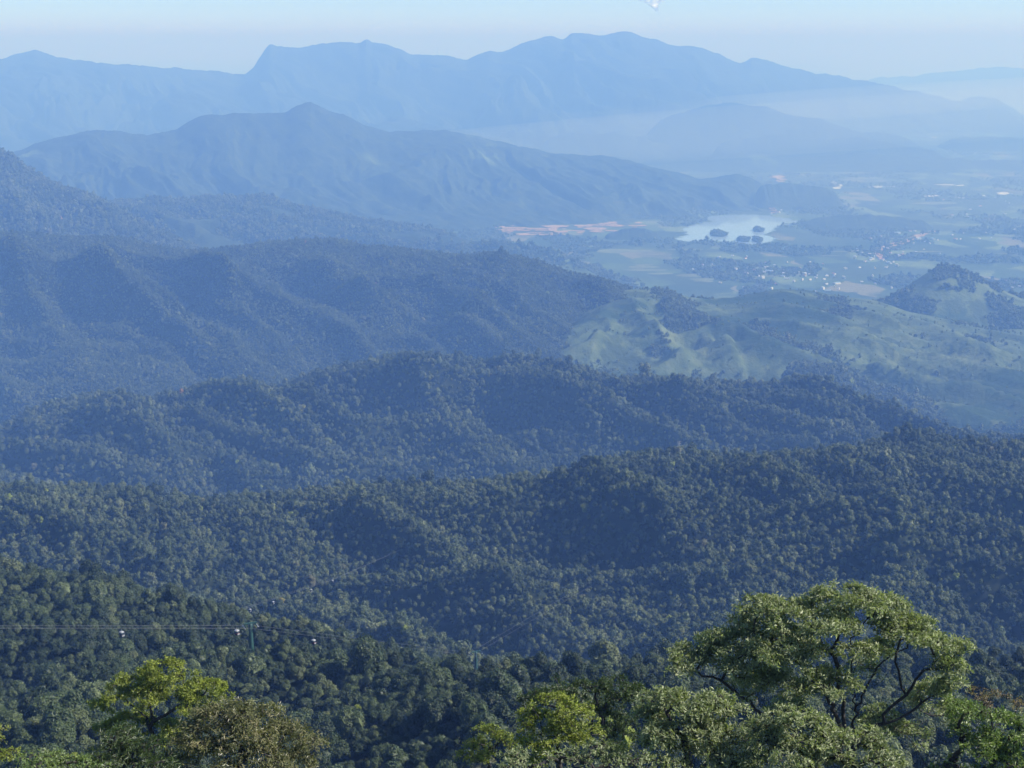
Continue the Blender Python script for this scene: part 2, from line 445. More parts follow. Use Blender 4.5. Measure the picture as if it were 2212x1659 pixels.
layer('mountain', [
    ('z', -20, k(-300, 9800, 800, 10900, 1300, 11700, 1750, 12500, 1900, 12500)),
    ('px', k(-300, 430, 0, 410, 700, 400, 1000, 410, 1300, 420, 1500, 440, 1700, 470, 1900, 520), k(-300, 11200, 700, 11900, 1000, 12200, 1500, 12700, 1900, 13000)),
    ('px', k(-300, 370, 0, 335, 30, 326, 100, 301, 150, 292, 200, 281, 250, 282, 310, 289, 370, 282, 410, 262, 450, 247, 530, 241, 570, 244, 610, 242, 640, 228, 665, 220, 690, 230, 720, 243, 760, 256, 800, 275, 860, 285, 930, 281, 1010, 290, 1080, 304, 1150, 320, 1200, 331, 1300, 336, 1400, 357, 1470, 374, 1530, 384, 1590, 374, 1640, 395, 1680, 430, 1720, 470, 1900, 560),
           k(-300, 12500, 600, 13000, 1200, 13900, 1600, 13600, 1900, 13500)),
    ('back', 1500, -500)], (-300, 1900), 700, (70, 110, 20),
    (260, 1150, 0.7, [.2, 1, .04, .4]), M_far1, 'broad hazy blue mountain with a central summit, behind the lake and plain', 83, detail=(14, 200), gain=.56, fine=(50, 420), wig=5)
layer('mountain', [
    ('z', -20, k(-300, 17000, 1400, 18500, 1900, 23000, 2500, 27000)),
    ('px', k(-300, 240, 500, 250, 1300, 215, 1700, 235, 2500, 300), k(-300, 19500, 1400, 20500, 1900, 24000, 2500, 28500)),
    ('px', k(-300, 150, 0, 126, 40, 117, 75, 108, 100, 115, 130, 124, 200, 133, 300, 141, 400, 148, 480, 155, 522, 159, 545, 147, 562, 122, 574, 103, 586, 94, 600, 99, 640, 101, 700, 95, 750, 90, 775, 94, 790, 85, 805, 92, 830, 95, 860, 104, 895, 119, 950, 119, 1000, 127, 1030, 118, 1060, 107, 1080, 111, 1110, 101, 1150, 86, 1195, 79, 1215, 85, 1238, 72, 1270, 72, 1290, 75, 1320, 72, 1355, 69, 1390, 82, 1420, 86, 1450, 97, 1500, 99, 1550, 116, 1600, 134, 1625, 125, 1660, 132, 1700, 145, 1760, 156, 1800, 162, 1870, 176, 1960, 194, 2050, 214, 2212, 252, 2500, 290),
           k(-300, 22000, 1300, 22500, 1900, 25000, 2500, 30000)),
    ('back', 2500, -600)], (-300, 2500), 900, (50, 90, 16),
    (620, 2000, 0.8, [.2, 1, .02, .4]), M_far2, 'high far mountain range with a flat topped left peak and a domed right summit', 97, detail=(24, 330), gain=.56, fine=(90, 800), wig=4)
def low(name, crest, Y, depth, label, seed, mat=None, amp=60, lam=900):
    xs = [p[0] for p in crest]
    x0, x1 = min(xs), max(xs)
    kk = k(x0, Y - depth, x1, Y - depth)
    layer(name, [('z', -15, kk), ('px', crest, k(x0, Y, x1, Y)), ('back', depth, -900)], (x0, x1), 220, (44, 14),
          (amp, lam, 0.6, [.3, .12, .1]), mat or M_far2, label, seed, detail=(14, 500), gain=.56, fine=(amp * .5, lam * .4), wig=6, fade=.16)
low('foothill', k(1330, 330, 1370, 300, 1420, 262, 1480, 240, 1530, 226, 1580, 222, 1640, 229, 1700, 246, 1760, 256, 1850, 283, 1900, 300, 1960, 330), 19300, 1300,
    'pale hazy foothills below the domed far summit', 101, None, 110, 800)
low('foothill', k(1100, 345, 1150, 312, 1200, 292, 1240, 285, 1290, 290, 1330, 286, 1380, 296, 1440, 312, 1500, 322, 1560, 318, 1640, 328, 1740, 345), 18600, 700,
    'low hazy knolls in front of the foothills', 102, None, 50, 600)
low('foothill', k(1480, 330, 1560, 306, 1620, 299, 1680, 292, 1740, 300, 1780, 302, 1850, 296, 1900, 304, 1960, 318, 2100, 340), 18300, 600,
    'second row of low hazy knolls on the far plain', 104, None, 50, 600)
low('foothill', k(1150, 345, 1250, 325, 1400, 345, 1480, 345, 1540, 337, 1620, 330, 1700, 339, 1760, 338, 1810, 333, 1856, 325, 1900, 335, 2000, 342, 2100, 345, 2212, 348, 2400, 360), 17300, 900,
    'low dark hills lying across the plain beyond the lake', 105, M_far1, 40, 700)
low('dome_hill', k(1800, 325, 1840, 302, 1860, 290, 1896, 284, 1930, 290, 1960, 303, 2000, 325), 20300, 700, 'small rounded hill standing alone on the far plain', 109, M_far1, 20)
low('foothill', k(1990, 325, 2050, 302, 2100, 295, 2160, 296, 2212, 300, 2400, 310), 20500, 900, 'long low hill at the right edge of the far plain', 113, M_far1, 30)
low('island_hill', k(1800, 200, 1850, 168, 1900, 166, 1960, 165, 2020, 157, 2080, 152, 2150, 145, 2212, 147, 2500, 150), 42000, 5000, 'faint pale hills on the horizon at the right', 117)
low('headland', k(2040, 245, 2065, 222, 2110, 208, 2150, 214, 2185, 232, 2210, 252), 28000, 2500, 'pale rounded headland above the bay', 119)
low('headland', k(1950, 262, 2000, 246, 2080, 240, 2150, 234, 2180, 238, 2200, 248, 2215, 262), 25500, 1800, 'low dark headland reaching into the bay', 121)
low('hillock', k(1290, 522, 1320, 506, 1350, 497, 1380, 495, 1410, 504, 1440, 520), 10950, 260, 'small dark wooded hillock left of the lake', 123, M_far1, 8, 200)
low('hillock', k(1690, 490, 1740, 478, 1800, 468, 1860, 464, 1920, 469, 1980, 478, 2040, 490), 11700, 500, 'low wooded rise right of the lake', 125, M_far1, 20, 300)
low('hillock', k(1610, 420, 1650, 400, 1700, 396, 1760, 402, 1830, 420), 13300, 600, 'low blue rise behind the lake', 127, M_far1, 20, 300)
low('hillock', k(1590, 880, 1620, 815, 1660, 790, 1720, 781, 1790, 790, 1860, 820, 1950, 850, 2050, 880, 2212, 935, 2400, 1000), 4700, 500, 'low dark wooded spur in front of the green hills', 131, M_floor, 40, 300)

# ------------------------------------------------------------------ plain
def plain_mat():
    m, nt, out = new_mat('farmland')
    geo = nt.nodes.new('ShaderNodeNewGeometry'); pos = geo.outputs['Position']
    mp = nt.nodes.new('ShaderNodeMapping'); mp.inputs['Rotation'].default_value = (0, 0, 0.5)
    mp.inputs['Scale'].default_value = (1, 0.55, 1)
    nt.links.new(pos, mp.inputs['Vector'])
    wn_ = noise_tex(nt, pos, 0.002, 3)
    add = nt.nodes.new('ShaderNodeVectorMath'); add.operation = 'MULTIPLY_ADD'
    add.inputs[1].default_value = (260, 260, 0)
    nt.links.new(wn_.outputs['Color'], add.inputs[0]); nt.links.new(mp.outputs[0], add.inputs[2])
    v = nt.nodes.new('ShaderNodeTexVoronoi'); v.inputs['Scale'].default_value = 0.0052
    nt.links.new(add.outputs[0], v.inputs['Vector'])
    sep = nt.nodes.new('ShaderNodeSeparateColor'); nt.links.new(v.outputs['Color'], sep.inputs[0])
    r = ramp(nt, [(0.0, (0.03, 0.055, 0.022)), (0.3, (0.05, 0.085, 0.03)), (0.55, (0.075, 0.12, 0.04)), (0.75, (0.13, 0.18, 0.07)), (0.9, (0.17, 0.17, 0.10)), (1, (0.24, 0.2, 0.14))], 'CONSTANT')
    nt.links.new(sep.outputs[0], r.inputs[0])
    n2 = noise_tex(nt, pos, 0.0011, 6, 0.65)
    mr = nt.nodes.new('ShaderNodeMapRange'); mr.inputs['From Min'].default_value = 0.46; mr.inputs['From Max'].default_value = 0.56
    nt.links.new(n2.outputs['Fac'], mr.inputs['Value'])
    mx = nt.nodes.new('ShaderNodeMix'); mx.data_type = 'RGBA'
    nt.links.new(mr.outputs[0], mx.inputs[0]); nt.links.new(r.outputs[0], mx.inputs[6])
    mx.inputs[7].default_value = (0.045, 0.07, 0.033, 1)
    n3 = noise_tex(nt, pos, 0.02, 5, 0.7)
    r3 = ramp(nt, [(0.3, (0.7, 0.7, 0.7)), (0.7, (1.3, 1.3, 1.3))])
    nt.links.new(n3.outputs['Fac'], r3.inputs[0])
    mu = nt.nodes.new('ShaderNodeMix'); mu.data_type = 'RGBA'; mu.blend_type = 'MULTIPLY'; mu.inputs[0].default_value = 1
    nt.links.new(mx.outputs[2], mu.inputs[6]); nt.links.new(r3.outputs[0], mu.inputs[7])
    p = nt.nodes.new('ShaderNodeBsdfPrincipled'); p.inputs['Roughness'].default_value = 0.9
    p.inputs['Specular IOR Level'].default_value = 0.2
    nt.links.new(mu.outputs[2], p.inputs['Base Color'])
    nt.links.new(p.outputs[0], out.inputs[0])
    return m
BX, BY0, BY1 = 80000.0, -800.0, 128000.0
gx = np.linspace(-BX + 500, BX - 500, 40); gy = np.linspace(BY0 + 200, BY1 - 500, 40)
GX, GY = np.meshgrid(gx, gy)
idx = np.arange(1600).reshape(40, 40)
q = np.stack([idx[:-1, :-1], idx[:-1, 1:], idx[1:, 1:], idx[1:, :-1]], -1).reshape(-1, 4)
tag(mesh_np('ground', np.stack([GX, GY, 0 * GX], -1).reshape(-1, 3), [q], plain_mat()), 'wide hazy farmland plain of fields, woods and hamlets', None, None, 'structure')

def patch(name, pts, z, mat, label, kind='structure', rough=0.25, n=10, seed=1):
    """flat outline lying on the plain; pts in frame coordinates"""
    P = []
    rs = np.random.default_rng(seed)
    W = [at_z(a, b, z) for a, b in pts]
    W = [np.array([float(a), float(b)]) for a, b, c in W]
    m = len(W)
    for i in range(m):
        a, b = W[i], W[(i + 1) % m]
        d = b - a; L = np.linalg.norm(d); nn = np.array([-d[1], d[0]]) / (L + 1e-6)
        for j in range(n):
            f = j / n
            P.append(a + d * f + nn * (rs.normal() * rough * L * 0.25 if j else 0))
    P = np.array(P)
    V = np.column_stack([P, np.full(len(P), z)])
    me = bpy.data.meshes.new(name)
    me.from_pydata([tuple(v) for v in V], [], [tuple(range(len(V)))])
    me.materials.append(mat)
    o = bpy.data.objects.new(name, me); C.objects.link(o)
    if me.polygons[0].normal.z < 0: me.flip_normals()
    return tag(o, label, None, None, kind)
def water_mat(name, col, rough):
    m, nt, out = new_mat(name)
    geo = nt.nodes.new('ShaderNodeNewGeometry')
    n = noise_tex(nt, geo.outputs['Position'], 0.02, 4)
    r = ramp(nt, [(0.35, [c * 0.85 for c in col]), (0.65, [c * 1.15 for c in col])])
    nt.links.new(n.outputs['Fac'], r.inputs[0])
    n2 = noise_tex(nt, geo.outputs['Position'], 0.3, 3)
    b = nt.nodes.new('ShaderNodeBump'); b.inputs['Strength'].default_value = 0.08; b.inputs['Distance'].default_value = 0.5
    nt.links.new(n2.outputs['Fac'], b.inputs['Height'])
    p = nt.nodes.new('ShaderNodeBsdfPrincipled')
    p.inputs['Roughness'].default_value = rough; p.inputs['IOR'].default_value = 1.33
    nt.links.new(r.outputs[0], p.inputs['Base Color']); nt.links.new(b.outputs[0], p.inputs['Normal'])
    nt.links.new(p.outputs[0], out.inputs[0])
    return m
M_water = water_mat('lake_water', (0.28, 0.4, 0.6), 0.05)
M_sea = water_mat('sea_water', (0.24, 0.36, 0.48), 0.15)
M_earth = simple('bare_earth', (0.36, 0.25, 0.15), 0.9, var=0.4, scale=0.02)
M_field = simple('pale_field', (0.12, 0.15, 0.07), 0.9, var=0.3, scale=0.008)
M_pond = simple('pale_basin', (0.62, 0.62, 0.55), 0.6, var=0.15, scale=0.01)
L0 = [(1456, 515), (1486, 508), (1474, 493), (1526, 480), (1531, 468), (1571, 464), (1636, 464), (1706, 472), (1726, 480), (1681, 488),
      (1668, 500), (1656, 505), (1671, 520), (1651, 525), (1616, 530), (1586, 523), (1556, 523), (1521, 518), (1486, 523)]
patch('lake_water', L0, 1.2, M_water, 'pale blue lake with small wooded islands on the plain', seed=2)
patch('sea_water', [(1880, 263), (1960, 266), (2060, 264), (2212, 272), (2700, 285), (3300, 125), (1700, 125), (1840, 175), (1920, 215)], 1.0, M_sea,
      'pale bay beyond the plain at the far right', rough=0.05, seed=3)

def earth(X0, X1, y0, y1, n, seed, mat, name, label, sz=(30, 5), z=0.6):
    """several separate bare patches of one site, as one sheet"""
    rs = np.random.default_rng(seed)
    V = []; Fc = []
    for i in range(n):
        cx, cy = rs.uniform(X0, X1), rs.uniform(y0, y1)
        rx, ry = sz[0] * rs.uniform(.4, 1.3), sz[1] * rs.uniform(.3, 1.0)
        th = np.linspace(0, 2 * np.pi, 22, endpoint=False)
        rr = 1 + 0.35 * np.cumsum(rs.normal(size=22) * 0.5) * np.sin(th / 2)
        rr = np.clip(rr, .4, 1.8)
        px, pY, _ = at_z(cx + rx * np.cos(th) * rr, cy + ry * np.sin(th) * rr, z + i * 0.12)
        s = len(V)
        V += [(float(a), float(b), z + i * 0.12) for a, b in zip(px, pY)]
        Fc.append(tuple(range(s, s + 22)))
    me = bpy.data.meshes.new(name); me.from_pydata(V, [], Fc); me.materials.append(mat)
    o = bpy.data.objects.new(name, me); C.objects.link(o)
    return tag(o, label, None, None, 'structure')
earth(1075, 1230, 484, 507, 46, 5, M_earth, 'bare_earth', 'long orange pink cleared ground left of the lake', (15, 1.7))
earth(1240, 1390, 478, 503, 46, 6, M_earth, 'bare_earth', 'orange pink cleared ground nearest the lake', (14, 1.7))
earth(1390, 1460, 478, 500, 4, 16, M_field, 'field', 'pale strip fields beside the lake', (20, 3))
earth(1000, 1260, 470, 540, 8, 26, M_field, 'field', 'pale meadows at the foot of the blue mountain', (30, 2))
patch('bare_earth', [(1664, 380), (1690, 378), (1697, 392), (1680, 394)], 40, M_earth, 'orange quarry scar behind the lake', seed=7)
patch('bare_earth', [(1660, 434), (1672, 430), (1668, 446), (1682, 458), (1672, 460), (1661, 450)], 12, M_earth, 'orange cutting by the far shore of the lake', seed=8)
patch('bare_earth', [(1672, 424), (1690, 418), (1700, 428), (1725, 416), (1722, 400), (1730, 414), (1728, 424), (1700, 432), (1680, 430)], 12, M_earth, 'winding orange track behind the lake', seed=9)
patch('road', [(1896, 556), (1889, 547), (1895, 537), (1915, 527), (1950, 521), (1975, 508), (2015, 497), (2022, 499), (1985, 513), (1957, 526), (1920, 534), (1905, 541), (1903, 549), (1914, 557)], 0.9, M_earth,
      'curving orange dirt road on the plain', rough=0.08, seed=10)
for i, (a, b, c, d, lb) in enumerate([(1872, 1942, 398, 406, 'white basin on the plain, left of two'), (2036, 2084, 396, 403, 'white basin on the plain, right of two'),
                                 (1785, 1822, 393, 410, 'pale basins beyond the lake'), (2110, 2205, 415, 426, 'long white basins at the right edge of the plain'),
                                 (1995, 2026, 421, 427, 'narrow white basin below the two bright ones'), (2050, 2100, 424, 430, 'thin white basin right of the narrow one'),
                                 (1990, 2030, 328, 337, 'pale shore of a far pond'), (2000, 2025, 294, 299, 'tiny far white basin')]):
    earth(a + 6, b - 6, c + 2, d - 2, 3, 40 + i, M_pond, 'pale_basin', lb, ((b - a) * 0.28, (d - c) * 0.25), 1.5)
earth(1370, 1540, 570, 582, 5, 51, M_field, 'field', 'light green fields just behind the green hills', (34, 4))
earth(1480, 1720, 592, 608, 9, 52, M_field, 'field', 'long pale green fields in front of the hamlets', (30, 3.4))
earth(1630, 1750, 572, 580, 3, 53, M_field, 'field', 'small pale field between hedges on the plain', (30, 2))
earth(1750, 2212, 360, 560, 30, 54, M_field, 'field', 'scattered pale fields on the right of the plain', (38, 2.5))
earth(1100, 1500, 530, 600, 14, 55, M_field, 'field', 'scattered pale fields in front of the lake', (38, 3))

# ------------------------------------------------------------------ tree meshes
def ico(sub):
    import bmesh
    bm = bmesh.new(); bmesh.ops.create_icosphere(bm, subdivisions=sub, radius=1)
    V = np.array([v.co[:] for v in bm.verts]); Fc = np.array([[v.index for v in f.verts] for f in bm.faces]); bm.free()
    return V, Fc
ICO1, ICO2 = ico(1), ico(2)
def crown_mesh(name, seed, ncard, csize, core, nl=8, tall=1.0, mat=None, link=False):
    """unit crown: about 1 wide (radius .5), base at z=0"""
    rs = np.random.default_rng(seed)
    lobes = []
    for i in range(nl):
        a = rs.uniform(0, 2 * np.pi); r = 0.30 * np.sqrt(rs.uniform(0, 1)) if i else 0
        h = rs.uniform(0.22, 0.62) - 0.35 * r
        rad = rs.uniform(0.17, 0.27)
        lobes.append((r * np.cos(a), r * np.sin(a), (h + .05) * tall, rad))
    lobes = np.array(lobes)
    Vs, Fs, off = [], [], 0
    bv, bf = core
    for (x, y, z, r) in lobes:
        d = 1 + 0.22 * rs.normal(size=len(bv))
        V = bv * (r * 0.88 * d)[:, None] * np.array([1, 1, 0.9]) + (x, y, z)
        Vs.append(V); Fs.append(bf + off); off += len(V)
    tri = np.concatenate(Fs)
    quads = np.zeros((0, 4), int)
    if ncard:
        li = rs.choice(nl, ncard, p=lobes[:, 3] ** 2 / np.sum(lobes[:, 3] ** 2))
        d = rs.normal(size=(ncard, 3)); d[:, 2] += 0.35
        d /= np.linalg.norm(d, axis=1)[:, None]
        P = lobes[li, :3] + d * (lobes[li, 3] * rs.uniform(.85, 1.15, ncard))[:, None]
        nrm = d + 0.4 * rs.normal(size=(ncard, 3)); nrm[:, 2] += .25; nrm /= np.linalg.norm(nrm, axis=1)[:, None]
        t = np.cross(nrm, rs.normal(size=(ncard, 3))); t /= np.linalg.norm(t, axis=1)[:, None]
        b = np.cross(nrm, t)
        s = (csize * rs.uniform(.6, 1.4, ncard))[:, None]
        c4 = [P - t * s * .5, P - b * s * .38 + nrm * s * .12, P + t * s * .5, P + b * s * .38 + nrm * s * .12]
        Q = np.stack(c4, 1).reshape(-1, 3)
        Vs.append(Q); quads = np.arange(ncard * 4).reshape(-1, 4) + off
    o = mesh_np(name, np.concatenate(Vs), [tri, quads] if len(quads) else [tri], mat or M_forest, smooth=False, link=link)
    return o
def proto_coll(name, objs):
    c = bpy.data.collections.new(name)
    for i, o in enumerate(objs):
        o.name = name + '_%02d' % i
        c.objects.link(o)
    return c
NEARV = [crown_mesh('c', 100 + i, 2600, 0.062, ICO2, 9 + i % 3, (0.95, 1.1, 1.3, 0.85, 1.2, 1.0)[i]) for i in range(6)]
MIDV = [crown_mesh('c', 200 + i, 520, 0.12, ICO1, 7 + i % 3, (0.9, 1.1, 1.35, 0.8, 1.2, 1.0, 1.5, .95)[i]) for i in range(8)]
FARV = [crown_mesh('c', 300 + i, 90, 0.24, ICO1, 4, (0.9, 1.1, 1.3, 1.0, 1.2)[i]) for i in range(5)]
CN, CM, CF = proto_coll('near_crowns', NEARV), proto_coll('mid_crowns', MIDV), proto_coll('far_crowns', FARV)

def gn_tree(coll):
    g = bpy.data.node_groups.new('scatter_' + coll.name, 'GeometryNodeTree')
    g.interface.new_socket('Geometry', in_out='INPUT', socket_type='NodeSocketGeometry')
    g.interface.new_socket('Geometry', in_out='OUTPUT', socket_type='NodeSocketGeometry')
    gi = g.nodes.new('NodeGroupInput'); go = g.nodes.new('NodeGroupOutput')
    iop = g.nodes.new('GeometryNodeInstanceOnPoints')
    ci = g.nodes.new('GeometryNodeCollectionInfo'); ci.inputs['Collection'].default_value = coll
    ci.inputs['Separate Children'].default_value = True; ci.inputs['Reset Children'].default_value = True
    def na(nm, t):
        n = g.nodes.new('GeometryNodeInputNamedAttribute'); n.data_type = t; n.inputs['Name'].default_value = nm
        return n.outputs['Attribute']
    g.links.new(gi.outputs[0], iop.inputs['Points'])
    g.links.new(ci.outputs[0], iop.inputs['Instance'])
    iop.inputs['Pick Instance'].default_value = True
    g.links.new(na('pick', 'INT'), iop.inputs['Instance Index'])
    g.links.new(na('turn', 'FLOAT_VECTOR'), iop.inputs['Rotation'])
    g.links.new(na('size', 'FLOAT_VECTOR'), iop.inputs['Scale'])
    g.links.new(iop.outputs[0], go.inputs[0])
    return g
GN = {c.name: gn_tree(c) for c in (CN, CM, CF)}

def forest(name, P, S, tint, coll, label, nvar):
    n = len(P)
    me = bpy.data.meshes.new(name); me.vertices.add(n)
    me.vertices.foreach_set('co', P.astype(np.float32).ravel())
    def attr(nm, t, v, key='value'):
        a = me.attributes.new(nm, t, 'POINT'); a.data.foreach_set(key, v.ravel())
    attr('pick', 'INT', rng.integers(0, nvar, n).astype(np.int32))
    rot = np.stack([rng.normal(0, .07, n), rng.normal(0, .07, n), rng.uniform(0, 6.28, n)], -1).astype(np.float32)
    attr('turn', 'FLOAT_VECTOR', rot, 'vector')
    attr('size', 'FLOAT_VECTOR', S.astype(np.float32), 'vector')
    attr('tint', 'FLOAT', tint.astype(np.float32))
    o = bpy.data.objects.new(name, me); C.objects.link(o)
    md = o.modifiers.new('trees', 'NODES'); md.node_group = GN[coll.name]
    return tag(o, label, 'forest', None, 'stuff')

def scatter(lab, t0, t1, area, margin=60):
    """random points on a lofted layer, about one per `area` square metres"""
    G, tt = LAY[lab]
    sel = (tt[:-1] >= t0) & (tt[:-1] < t1)
    a, b, c, d = G[:-1, :-1][sel], G[:-1, 1:][sel], G[1:, :-1][sel], G[1:, 1:][sel]
    ar = np.abs((b - a)[..., 0] * (c - a)[..., 1] - (b - a)[..., 1] * (c - a)[..., 0])
    ctr = (a + d) / 2
    px, py = to_px(ctr[..., 0], ctr[..., 1], ctr[..., 2])
    ok = (px > -margin) & (px < 2212 + margin) & (py < 1659 + margin + 60) & (ar > 0)
    sl = np.sqrt(1 + ((c - a)[..., 2] / np.maximum(1, (c - a)[..., 1])) ** 2)
    lam = np.where(ok, ar * sl / area, 0)
    n = rng.poisson(lam)
    ii = np.repeat(np.arange(n.size), n.ravel())
    u, v = rng.random(len(ii))[:, None], rng.random(len(ii))[:, None]
    A, B, Cc, D = (m.reshape(-1, 3)[ii] for m in (a, b, c, d))
    return A * (1 - u) * (1 - v) + B * u * (1 - v) + Cc * (1 - u) * v + D * u * v
def thin(P, rad):
    """drop points closer than rad to an earlier one (grid hash)"""
    g = {}
    keep = np.zeros(len(P), bool)
    cell = rad
    K = np.floor(P[:, :2] / cell).astype(int)
    pl = P[:, :2].tolist(); kl = K.tolist()
    r2 = rad * rad
    for i, (kx, ky) in enumerate(kl):
        x, y = pl[i]; bad = False
        for dx in (-1, 0, 1):
            for dy in (-1, 0, 1):
                for j in g.get((kx + dx, ky + dy), ()):
                    if (pl[j][0] - x) ** 2 + (pl[j][1] - y) ** 2 < r2: bad = True; break
                if bad: break
            if bad: break
        if not bad:
            keep[i] = True; g.setdefault((kx, ky), []).append(i)
    return P[keep]
def tree_props(P, dia, seed, tb=0.38, spread=0.24):
    n = len(P)
    d = dia * np.exp(rng.normal(0, .33, n))
    h = d * rng.uniform(.85, 1.35, n)
    em = rng.random(n) < .02; h = np.where(em, h * 1.3, h); d = np.where(em, d * 1.25, d)
    t = tb + 0.4 * fbm(P[:, 0] / 160, P[:, 1] / 160, 3, seed) + 0.3 * fbm(P[:, 0] / 30, P[:, 1] / 30, 2, seed + 1) + rng.normal(0, spread * .8, n)
    t = np.clip(t, 0.02, 0.88)
    u = rng.random(n)
    t = np.where(u > 0.996, rng.uniform(.95, .98, n), t)
    t = np.where((u > 0.986) & (u < 0.988), rng.uniform(.9, .94, n), t)
    t = np.where(u > 0.99985, 1.0, t)
    return np.stack([d, d, h], -1), t

LN = 'dark forested slope falling away below the viewpoint'
LH = 'near forested hills with dark hollows, in front of the long middle ridge'
LM = 'long dark blue green middle ridge covered in forest'
LB = 'blue forested ridge behind the dark middle ridge, filling the left half'
LG = 'pale green spurred hills with meadows and hedged slopes, right of the blue ridge'
LP = 'small pointed forested peak rising at the right edge above the plain'
LS = 'steep blue slope coming in from the left edge'
LR = 'low blue ridge with a pale cleared slope, behind the left of the blue ridge'

P = thin(scatter(LN, 3.3, 7.5, 8, 120), 4.1)
# keep the two green towers clear of crowns in front of them
_x, _y = to_px(P[:, 0], P[:, 1], P[:, 2] + 9)
P = P[~((np.abs(_x - 541) < 26) & (P[:, 1] < 650) & (_y < 1422) & (P[:, 1] > 400)) & ~((np.abs(_x - 1026) < 26) & (P[:, 1] < 960) & (_y < 1462))]
S, T = tree_props(P, 5.8, 5, .2, .3)
P[:, 2] += rng.uniform(-2, 3.5, len(P)) + 3
near_px = to_px(P[:, 0], P[:, 1], P[:, 2] + 4)
size_px = S[:, 0] / P[:, 1]
inview = (near_px[0] > -20) & (near_px[0] < 2232) & (near_px[1] < 1659)
order = np.argsort(-np.where(inview, size_px, -1))
IND = order[:292]
rest = np.ones(len(P), bool); rest[IND] = False
forest('forest', P[rest], S[rest], T[rest], CN, 'dense broadleaf forest covering the dark slope below the viewpoint', 6)
IND_P, IND_S, IND_T = P[IND], S[IND], T[IND]

P = thin(scatter(LH, 0.0, 5, 13), 4.5); S, T = tree_props(P, 6.5, 6, .42); P[:, 2] += rng.uniform(-2.5, 4, len(P)) + 2
forest('forest', P, S, T, CM, 'blue green forest covering the near hills behind the cable car', 8)
P = thin(scatter(LM, 0.1, 3.6, 28), 6.4); S, T = tree_props(P, 9.2, 8, .42); P[:, 2] += rng.uniform(-2.5, 4, len(P)) + 2
forest('forest', P, S, T, CM, 'dark forest covering the long middle ridge', 8)
P = thin(scatter(LB, 0.0, 3.4, 30), 5.2); S, T = tree_props(P, 8, 9, .42, .14); P[:, 2] += rng.uniform(-3, 5, len(P)) + 1
forest('forest', P, S, T, CF, 'hazy blue forest covering the ridge at the left', 5)
P = scatter('low dark wooded spur in front of the green hills', 0, 1.3, 90); S, T = tree_props(P, 11, 9, .5)
forest('forest', P, S, T, CF, 'hazy wood on the low spur before the green hills', 5)
P = scatter(LS, 0.1, 2.4, 160); S, T = tree_props(P, 14, 10, .5)
forest('forest', P, S, T, CF, 'hazy blue forest on the steep slope at the left edge', 5)
def mask(P, lam, thr, seed):
    return P[fbm(P[:, 0] / lam, P[:, 1] / lam, 4, seed) > thr]
P0 = scatter(LG, 0.5, 3.2, 50)
P = P0[(fbm(P0[:, 0] / 420, P0[:, 1] / 420, 6, 77, .62) + rng.normal(0, .04, len(P0)) > 0.2) | (rng.random(len(P0)) < .012)]
S, T = tree_props(P, 8, 12, .5)
forest('forest', P, S, T, CF, 'patches of woodland on the pale green hills', 5)
P = mask(scatter(LP, 0.3, 2.5, 80), 300, -0.06, 78); S, T = tree_props(P, 11, 12, .5)
forest('forest', P, S, T, CF, 'wood covering the pointed peak at the right edge', 5)
P = mask(scatter(LR, 0.5, 2.4, 260), 700, -0.1, 79); S, T = tree_props(P, 15, 12, .5)
forest('forest', P, S, T, CF, 'hazy wood on the low ridge at the left', 5)
# woods and hedges on the plain
n = 60000
Xp = rng.uniform(950, 2260, n); yp = rng.uniform(300, 660, n)
x_, Y_, _ = at_z(Xp, yp, 0.0)
P = np.stack([x_, Y_, 0 * x_], -1)
f1 = fbm(P[:, 0] / 600, P[:, 1] / 900, 5, 88)
P = P[(f1 > 0.04)]
def in_poly(px, py, poly):
    c = np.zeros(len(px), bool); j = len(poly) - 1
    for i in range(len(poly)):
        xi, yi = poly[i]; xj, yj = poly[j]
        c ^= ((yi > py) != (yj > py)) & (px < (xj - xi) * (py - yi) / (yj - yi + 1e-9) + xi); j = i
    return c
a_, b_ = to_px(P[:, 0], P[:, 1], P[:, 2])
P = P[~in_poly(a_, b_, L0) & ~((a_ > 1085) & (a_ < 1390) & (b_ > 478) & (b_ < 508))]
S, T = tree_props(P, 17, 13, .45); S[:, 2] *= .7
forest('woodland', P, S, T, CF, 'scattered woods and tree rows on the plain', 5)

# islands of the lake: low mounds with their trees
def island(X, y, wpx, label, seed):
    cx, cY, _ = at_z(X, y, 0.0); cx, cY = float(cx), float(cY)
    rx = wpx / 2 / F * cY; ry = rx * 2.2
    rs = np.random.default_rng(seed)
    nr, na = 10, 40
    V = [(cx, cY, 14)]
    for i in range(1, nr + 1):
        f = i / nr
        for j in range(na):
            a = 2 * np.pi * j / na
            wob = 1 + 0.12 * math.sin(2 * a + seed) + 0.08 * math.sin(5 * a + seed * 2)
            V.append((cx + rx * f * wob * math.cos(a), cY + ry * f * wob * math.sin(a), 14 * (1 - f ** 4) + rs.normal() * .6 * (1 - f) - 1 * f))
    tri = np.array([(0, 1 + j, 1 + (j + 1) % na) for j in range(na)])
    qd = np.array([(1 + i * na + j, 1 + (i + 1) * na + j, 1 + (i + 1) * na + (j + 1) % na, 1 + i * na + (j + 1) % na) for i in range(nr - 1) for j in range(na)])
    tag(mesh_np('island', np.array(V), [tri, qd], M_far1), label, None, None, 'structure')
    m = 420
    a = rs.uniform(0, 6.28, m); r = np.sqrt(rs.uniform(0, 1, m)) * .97
    Pp = np.stack([cx + rx * r * np.cos(a), cY + ry * r * np.sin(a), 13 * (1 - r ** 4)], -1)
    return Pp
